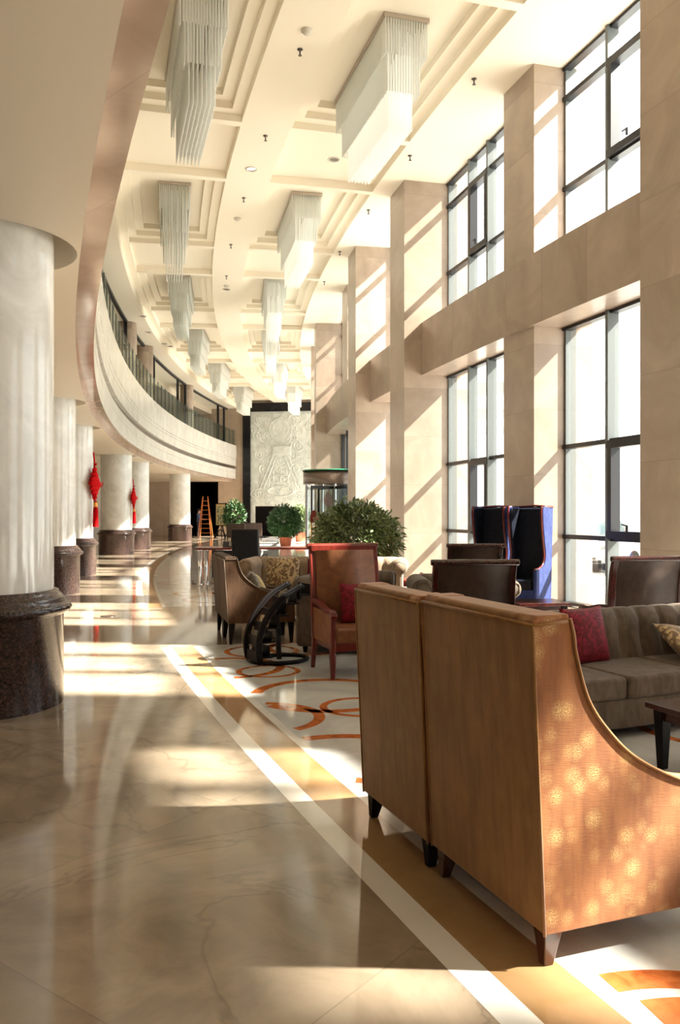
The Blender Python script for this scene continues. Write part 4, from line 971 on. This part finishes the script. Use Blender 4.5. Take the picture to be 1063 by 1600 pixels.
# ------------------------------------------------------------------ ladder, person, picture, far armchairs
lad = px(321, 838, 0) if False else Vector(((321 - 531.5) * 52.2 / 1310, 52.2, 0))
t = empty('step_ladder', lad, 0, 'orange A-frame step ladder standing before the dark doorway', 'ladder')
for s_ in (-1, 1):
    m = MB(); m.bar((s_ * .40, -.35, 0), (s_ * .15, -.03, 2.55), .07, .04); m.build('front_rail', 'ladder_orange', t)
    m = MB(); m.bar((s_ * .40, .45, 0), (s_ * .15, .06, 2.5), .05, .03); m.build('rear_rail', 'ladder_orange', t)
for k in range(8):
    q = (k + 1) / 9; m = MB(); w = .40 - .25 * q; m.box(-w, w, -.35 + .32 * q - .04, -.35 + .32 * q + .04, 2.55 * q - .015, 2.55 * q + .015); m.build('rung', 'ladder_orange', t)
def person(loc, rz, lab):
    t = empty('person', loc, rz, lab, 'person')
    J = {'pel': (0, 0, .95), 'wai': (0, 0, 1.12), 'che': (.02, 0, 1.35), 'nek': (.03, 0, 1.50), 'hed': (.05, 0, 1.60), 'top': (.05, 0, 1.72),
         'hL': (0, .10, .90), 'kL': (.03, .11, .50), 'aL': (0, .12, .09), 'tL': (.15, .13, .03), 'hR': (0, -.10, .90), 'kR': (.01, -.11, .50), 'aR': (-.03, -.12, .09), 'tR': (.12, -.13, .03),
         'sL': (.02, .19, 1.42), 'eL': (.08, .25, 1.15), 'wL': (.28, .20, 1.10), 'mL': (.36, .19, 1.12), 'sR': (.02, -.19, 1.42), 'eR': (.06, -.26, 1.15), 'wR': (.26, -.22, 1.12), 'mR': (.34, -.21, 1.14)}
    Rr = {'pel': .15, 'wai': .13, 'che': .16, 'nek': .055, 'hed': .095, 'top': .085, 'hL': .095, 'kL': .06, 'aL': .042, 'tL': .035, 'hR': .095, 'kR': .06, 'aR': .042, 'tR': .035, 'sL': .06, 'eL': .042, 'wL': .028, 'mL': .035, 'sR': .06, 'eR': .042, 'wR': .028, 'mR': .035}
    ed = [('pel', 'wai'), ('wai', 'che'), ('che', 'nek'), ('nek', 'hed'), ('hed', 'top'), ('pel', 'hL'), ('hL', 'kL'), ('kL', 'aL'), ('aL', 'tL'), ('pel', 'hR'), ('hR', 'kR'), ('kR', 'aR'), ('aR', 'tR'), ('che', 'sL'), ('sL', 'eL'), ('eL', 'wL'), ('wL', 'mL'), ('che', 'sR'), ('sR', 'eR'), ('eR', 'wR'), ('wR', 'mR')]
    for s_ in 'LR':   # five fingers per hand
        w = Vector(J['m' + s_]); sg = 1 if s_ == 'L' else -1
        for k, (dy, ln) in enumerate(((.024, .06), (.009, .07), (-.007, .066), (-.022, .052))):
            J['f%d%s' % (k, s_)] = tuple(w + Vector((.03 + ln * .5, dy * sg, 0))); J['g%d%s' % (k, s_)] = tuple(w + Vector((.03 + ln * .9, dy * sg, -.03)))
            Rr['f%d%s' % (k, s_)] = .009; Rr['g%d%s' % (k, s_)] = .008; ed += [('m' + s_, 'f%d%s' % (k, s_)), ('f%d%s' % (k, s_), 'g%d%s' % (k, s_))]
        J['th' + s_] = tuple(w + Vector((0, .045 * -sg, .01))); Rr['th' + s_] = .010; ed += [('m' + s_, 'th' + s_)]
    ks = list(J); me = bpy.data.meshes.new('body'); me.from_pydata([J[k] for k in ks], [(ks.index(a), ks.index(b)) for a, b in ed], [])
    me.materials.append(MATS['skin']); me.materials.append(MATS['work_blue']); me.materials.append(MATS['trouser_black'])
    o = bpy.data.objects.new('body', me); COL.objects.link(o)
    sk = o.modifiers.new('skin', 'SKIN'); su = o.modifiers.new('sub', 'SUBSURF'); su.levels = 2; su.render_levels = 2
    for i, k in enumerate(ks): me.skin_vertices[0].data[i].radius = (Rr[k], Rr[k]); 
    me.skin_vertices[0].data[0].use_root = True
    dg = bpy.context.evaluated_depsgraph_get(); me2 = bpy.data.meshes.new_from_object(o.evaluated_get(dg))
    bpy.data.objects.remove(o)
    me2.materials.clear()
    for q in ('skin', 'work_blue', 'trouser_black'): me2.materials.append(MATS[q])
    for p in me2.polygons:
        p.use_smooth = True; c_ = p.center
        p.material_index = 0 if (c_.z > 1.49 or (c_.x > .22 and .9 < c_.z < 1.3)) else (2 if c_.z < .96 else 1)
    b_ = bpy.data.objects.new('body', me2); COL.objects.link(b_); b_.parent = t
    m = MB(); m.sphere((.03, 0, 1.68), .105, 10, sc=(1.0, .95, .95)); m.build('hair', 'hair', t)
    m = MB(); m.sphere((.15, 0, 1.62), .02, 6, sc=(1.2, .7, 1)); m.build('nose', 'skin', t)
    for s_ in (-1, 1): m = MB(); m.sphere((.135, s_ * .033, 1.645), .010, 6); m.build('eye', 'hair', t)
    m = MB(); m.box(.130, .142, -.022, .022, 1.575, 1.583); m.build('mouth', 'book_red', t)
    for s_ in (-1, 1): m = MB(); m.sphere((.05, s_ * .098, 1.62), .025, 6, sc=(.7, .4, 1)); m.build('ear', 'skin', t)
person(Vector(((310 - 531.5) * 53.2 / 1310, 53.2, 0)), -10, 'person in dark blue work clothes standing behind the orange ladder')
fr0 = Vector(((345 - 531.5) * 51.5 / 1310, 51.5, 0))
t = empty('picture_on_stand', fr0, 0, 'gilt landscape picture in a black frame on a dark carved stand', 'picture')
m = MB()
for x0, x1, z0, z1_ in ((-.34, -.28, .72, 2.12), (.28, .34, .72, 2.12), (-.34, .34, .72, .78), (-.34, .34, 2.06, 2.12)): m.box(x0, x1, -.04, .04, z0, z1_)
m.build('picture_frame', 'black_wood', t); m = MB(); m.box(-.28, .28, -.02, .0, .78, 2.06); m.build('mount', 'pale_gold', t)
m = MB(); m.box(-.22, .22, -.026, -.019, .86, 1.92); m.build('landscape_picture', 'painting_picture', t)
m = MB()
m.bar((-.3, -.3, 0), (-.1, 0, .74), .06, .06); m.bar((.3, -.3, 0), (.1, 0, .74), .06, .06); m.bar((0, .5, 0), (0, .05, 1.2), .05, .05); m.tube([(-.35, -.25, .03), (-.2, -.1, .35), (0, 0, .5), (.2, -.1, .35), (.35, -.25, .03)], .04, 8); m.tube([(-.45, 0, .25), (-.3, -.1, .1), (.3, -.1, .1), (.45, 0, .25)], .035, 8)
m.build('carved_stand', 'black_wood', t)
def tub_chair(loc, rz, Wd, lab):
    t = empty('lobby_armchair', loc, rz, lab, 'armchair', 'dark armchairs by the relief wall'); hw = Wd / 2
    m = MB(); m.prism([(-.35, .25), (-.40, .98), (-.30, .98), (-.22, .25)], -hw, hw); m.build('backrest', 'brown_leather', t, .03)
    m = MB(); m.box(-.3, .35, -hw + .08, hw - .08, .25, .45); m.build('seat', 'brown_leather', t, .03)
    for s_ in (-1, 1):
        y0, y1 = sorted((s_ * hw, s_ * (hw - .09))); m = MB(); m.box(-.32, .34, y0, y1, .25, .66); m.build('armrest', 'brown_leather', t, .025)
    for x in (-.32, .3):
        for y in (-hw + .06, hw - .06): leg(t, x, y, .26, 'black_wood', .03, .05)
tub_chair((-5.25, 43.0, 0), 80, .98, 'dark brown armchair seen from behind, left of the far pair')
tub_chair((-4.85, 46.0, 0), 95, 1.15, 'dark brown armchair behind the far pair, under the relief wall')
# floor socket
m = MB(); m.lathe([(.11, 0.001), (.11, .006), (.07, .008), (.0, .008)], n=24); o = m.build('floor_socket', 'bronze'); o.location = px(169, 963, 0); o.location.z = 0; tag(o, 'small round metal floor socket on the beige marble', 'floor socket')
# ------------------------------------------------------------------ outside
m = MB(); m.quad((-60, -60, -.1), (160, -60, -.1), (160, 160, -.1), (-60, 160, -.1)); 
struct(m.build('ground', 'concrete'))
def car(loc, rz, lab, plate=None):
    t = empty('parked_car', loc, rz, lab, 'car')
    # x = width, front towards -y
    prof = smooth_curve([(0, .25), (-.02, .55), (.05, .78), (.55, .92), (1.15, 1.02), (1.75, 1.42), (2.3, 1.5), (3.2, 1.45), (3.9, 1.08), (4.4, 1.02), (4.5, .6), (4.45, .25)], 5)
    vs = []; K = [(-.88, .88), (-.80, .98), (-.4, 1.0), (.4, 1.0), (.80, .98), (.88, .88)]; n = len(prof)
    for x, s_ in K:
        for y, z in prof:
            tap = 1 - .16 * max(0, (z - .95)) / .5; vs.append((x * tap, 2.25 + (y - 2.25) * (s_ if abs(x) > .7 else 1), .25 + (z - .25) * (s_ * .5 + .5)))
    fs = [(i * n + j, i * n + (j + 1) % n, (i + 1) * n + (j + 1) % n, (i + 1) * n + j) for i in range(5) for j in range(n)] + [tuple(range(n)), tuple(range(5 * n, 6 * n))]
    m = MB(); m.add(vs, fs, 0, True); m.build('body', 'car_white', t)
    m = MB(); m.add([(-.66, 1.22, 1.06), (.66, 1.22, 1.06), (.56, 1.74, 1.44), (-.56, 1.74, 1.44)], [(0, 1, 2, 3)]); m.build('windscreen', 'car_glass', t)
    for s_ in (-1, 1):
        m = MB(); m.add([(s_ * .87, 1.4, 1.0), (s_ * .87, 3.7, 1.02), (s_ * .79, 3.1, 1.38), (s_ * .79, 1.9, 1.38)], [(0, 1, 2, 3)]); m.build('side_window', 'car_glass', t)
        m = MB(); m.sphere((s_ * .62, .06, .68), .13, 8, sc=(1.5, .6, .6)); m.build('headlight', 'lamp_lens', t)
        for y in (.85, 3.6):
            m = MB(); m.tube([(s_ * .70, y, .32), (s_ * .90, y, .32)], .32, 20); m.build('wheel', 'rubber', t)
    m = MB(); m.box(-.45, .45, -.04, .06, .36, .42); m.box(-.6, .6, -.05, .06, .26, .33); m.box(-.86, .86, .25, .9, .06, .27); m.build('lower_grille', 'rubber', t)
    m = MB(); m.box(-.22, .22, -.055, -.03, .46, .58); pl_ = m.build('number_plate', 'sensor_white', t)
    if plate: text(plate, (0, -.06, .52), (R_(90), 0, 0), .13, 'plate_blue', pl_)
car((6.38, 22.4, -.02), 4, 'white car facing the window, its number plate in view, left of the window mullion', 'C·131')
car((8.55, 20.8, -.02), 6, 'white car beyond the window, right of the dark mullion, only windscreen and lamp in view')
car((12.0, 33.0, -.02), 80, 'pale car farther back across the forecourt behind the other cars')
for o in bpy.data.objects:
    if o.name.startswith('parked_car'): o.location.z = -.1
m = MB(); m.box(3, 160, 9, 60, -.1, -.33)
t = empty('entrance_canopy', (6, 29, 0), 0, 'pale forecourt canopy with grey steel beam seen through the tall windows', 'canopy')
m = MB(); m.box(-3.2, 5.5, -6, 6, 5.1, 5.35); m.build('canopy_slab', 'car_white', t)
for y in (-5.9, 0, 5.7): m = MB(); m.box(-3.2, 5.5, y, y + .2, 4.75, 5.1); m.build('canopy_beam', 'canopy_grey', t)
for x, y in ((5.2, -5.7), (5.2, 5.7)): m = MB(); m.box(x - .2, x + .2, y - .2, y + .2, -.1, 5.1); m.build('canopy_post', 'canopy_grey', t)
m = MB(); m.sector(98.33, 99.7, PH_NEAR, 21.6, 9.2, 9.4, 10); struct(m.build('added_sun_shade', 'concrete'))  # unseen overhang, added to keep sun off the foreground floor and chairs
m = MB(); m.box(-40, 160, 100, 101, -.1, .6); o = m.build('boundary_hedge', 'leaf_pale_highlights'); tag(o, 'low grey-green hedge along the far edge of the forecourt', 'hedge')
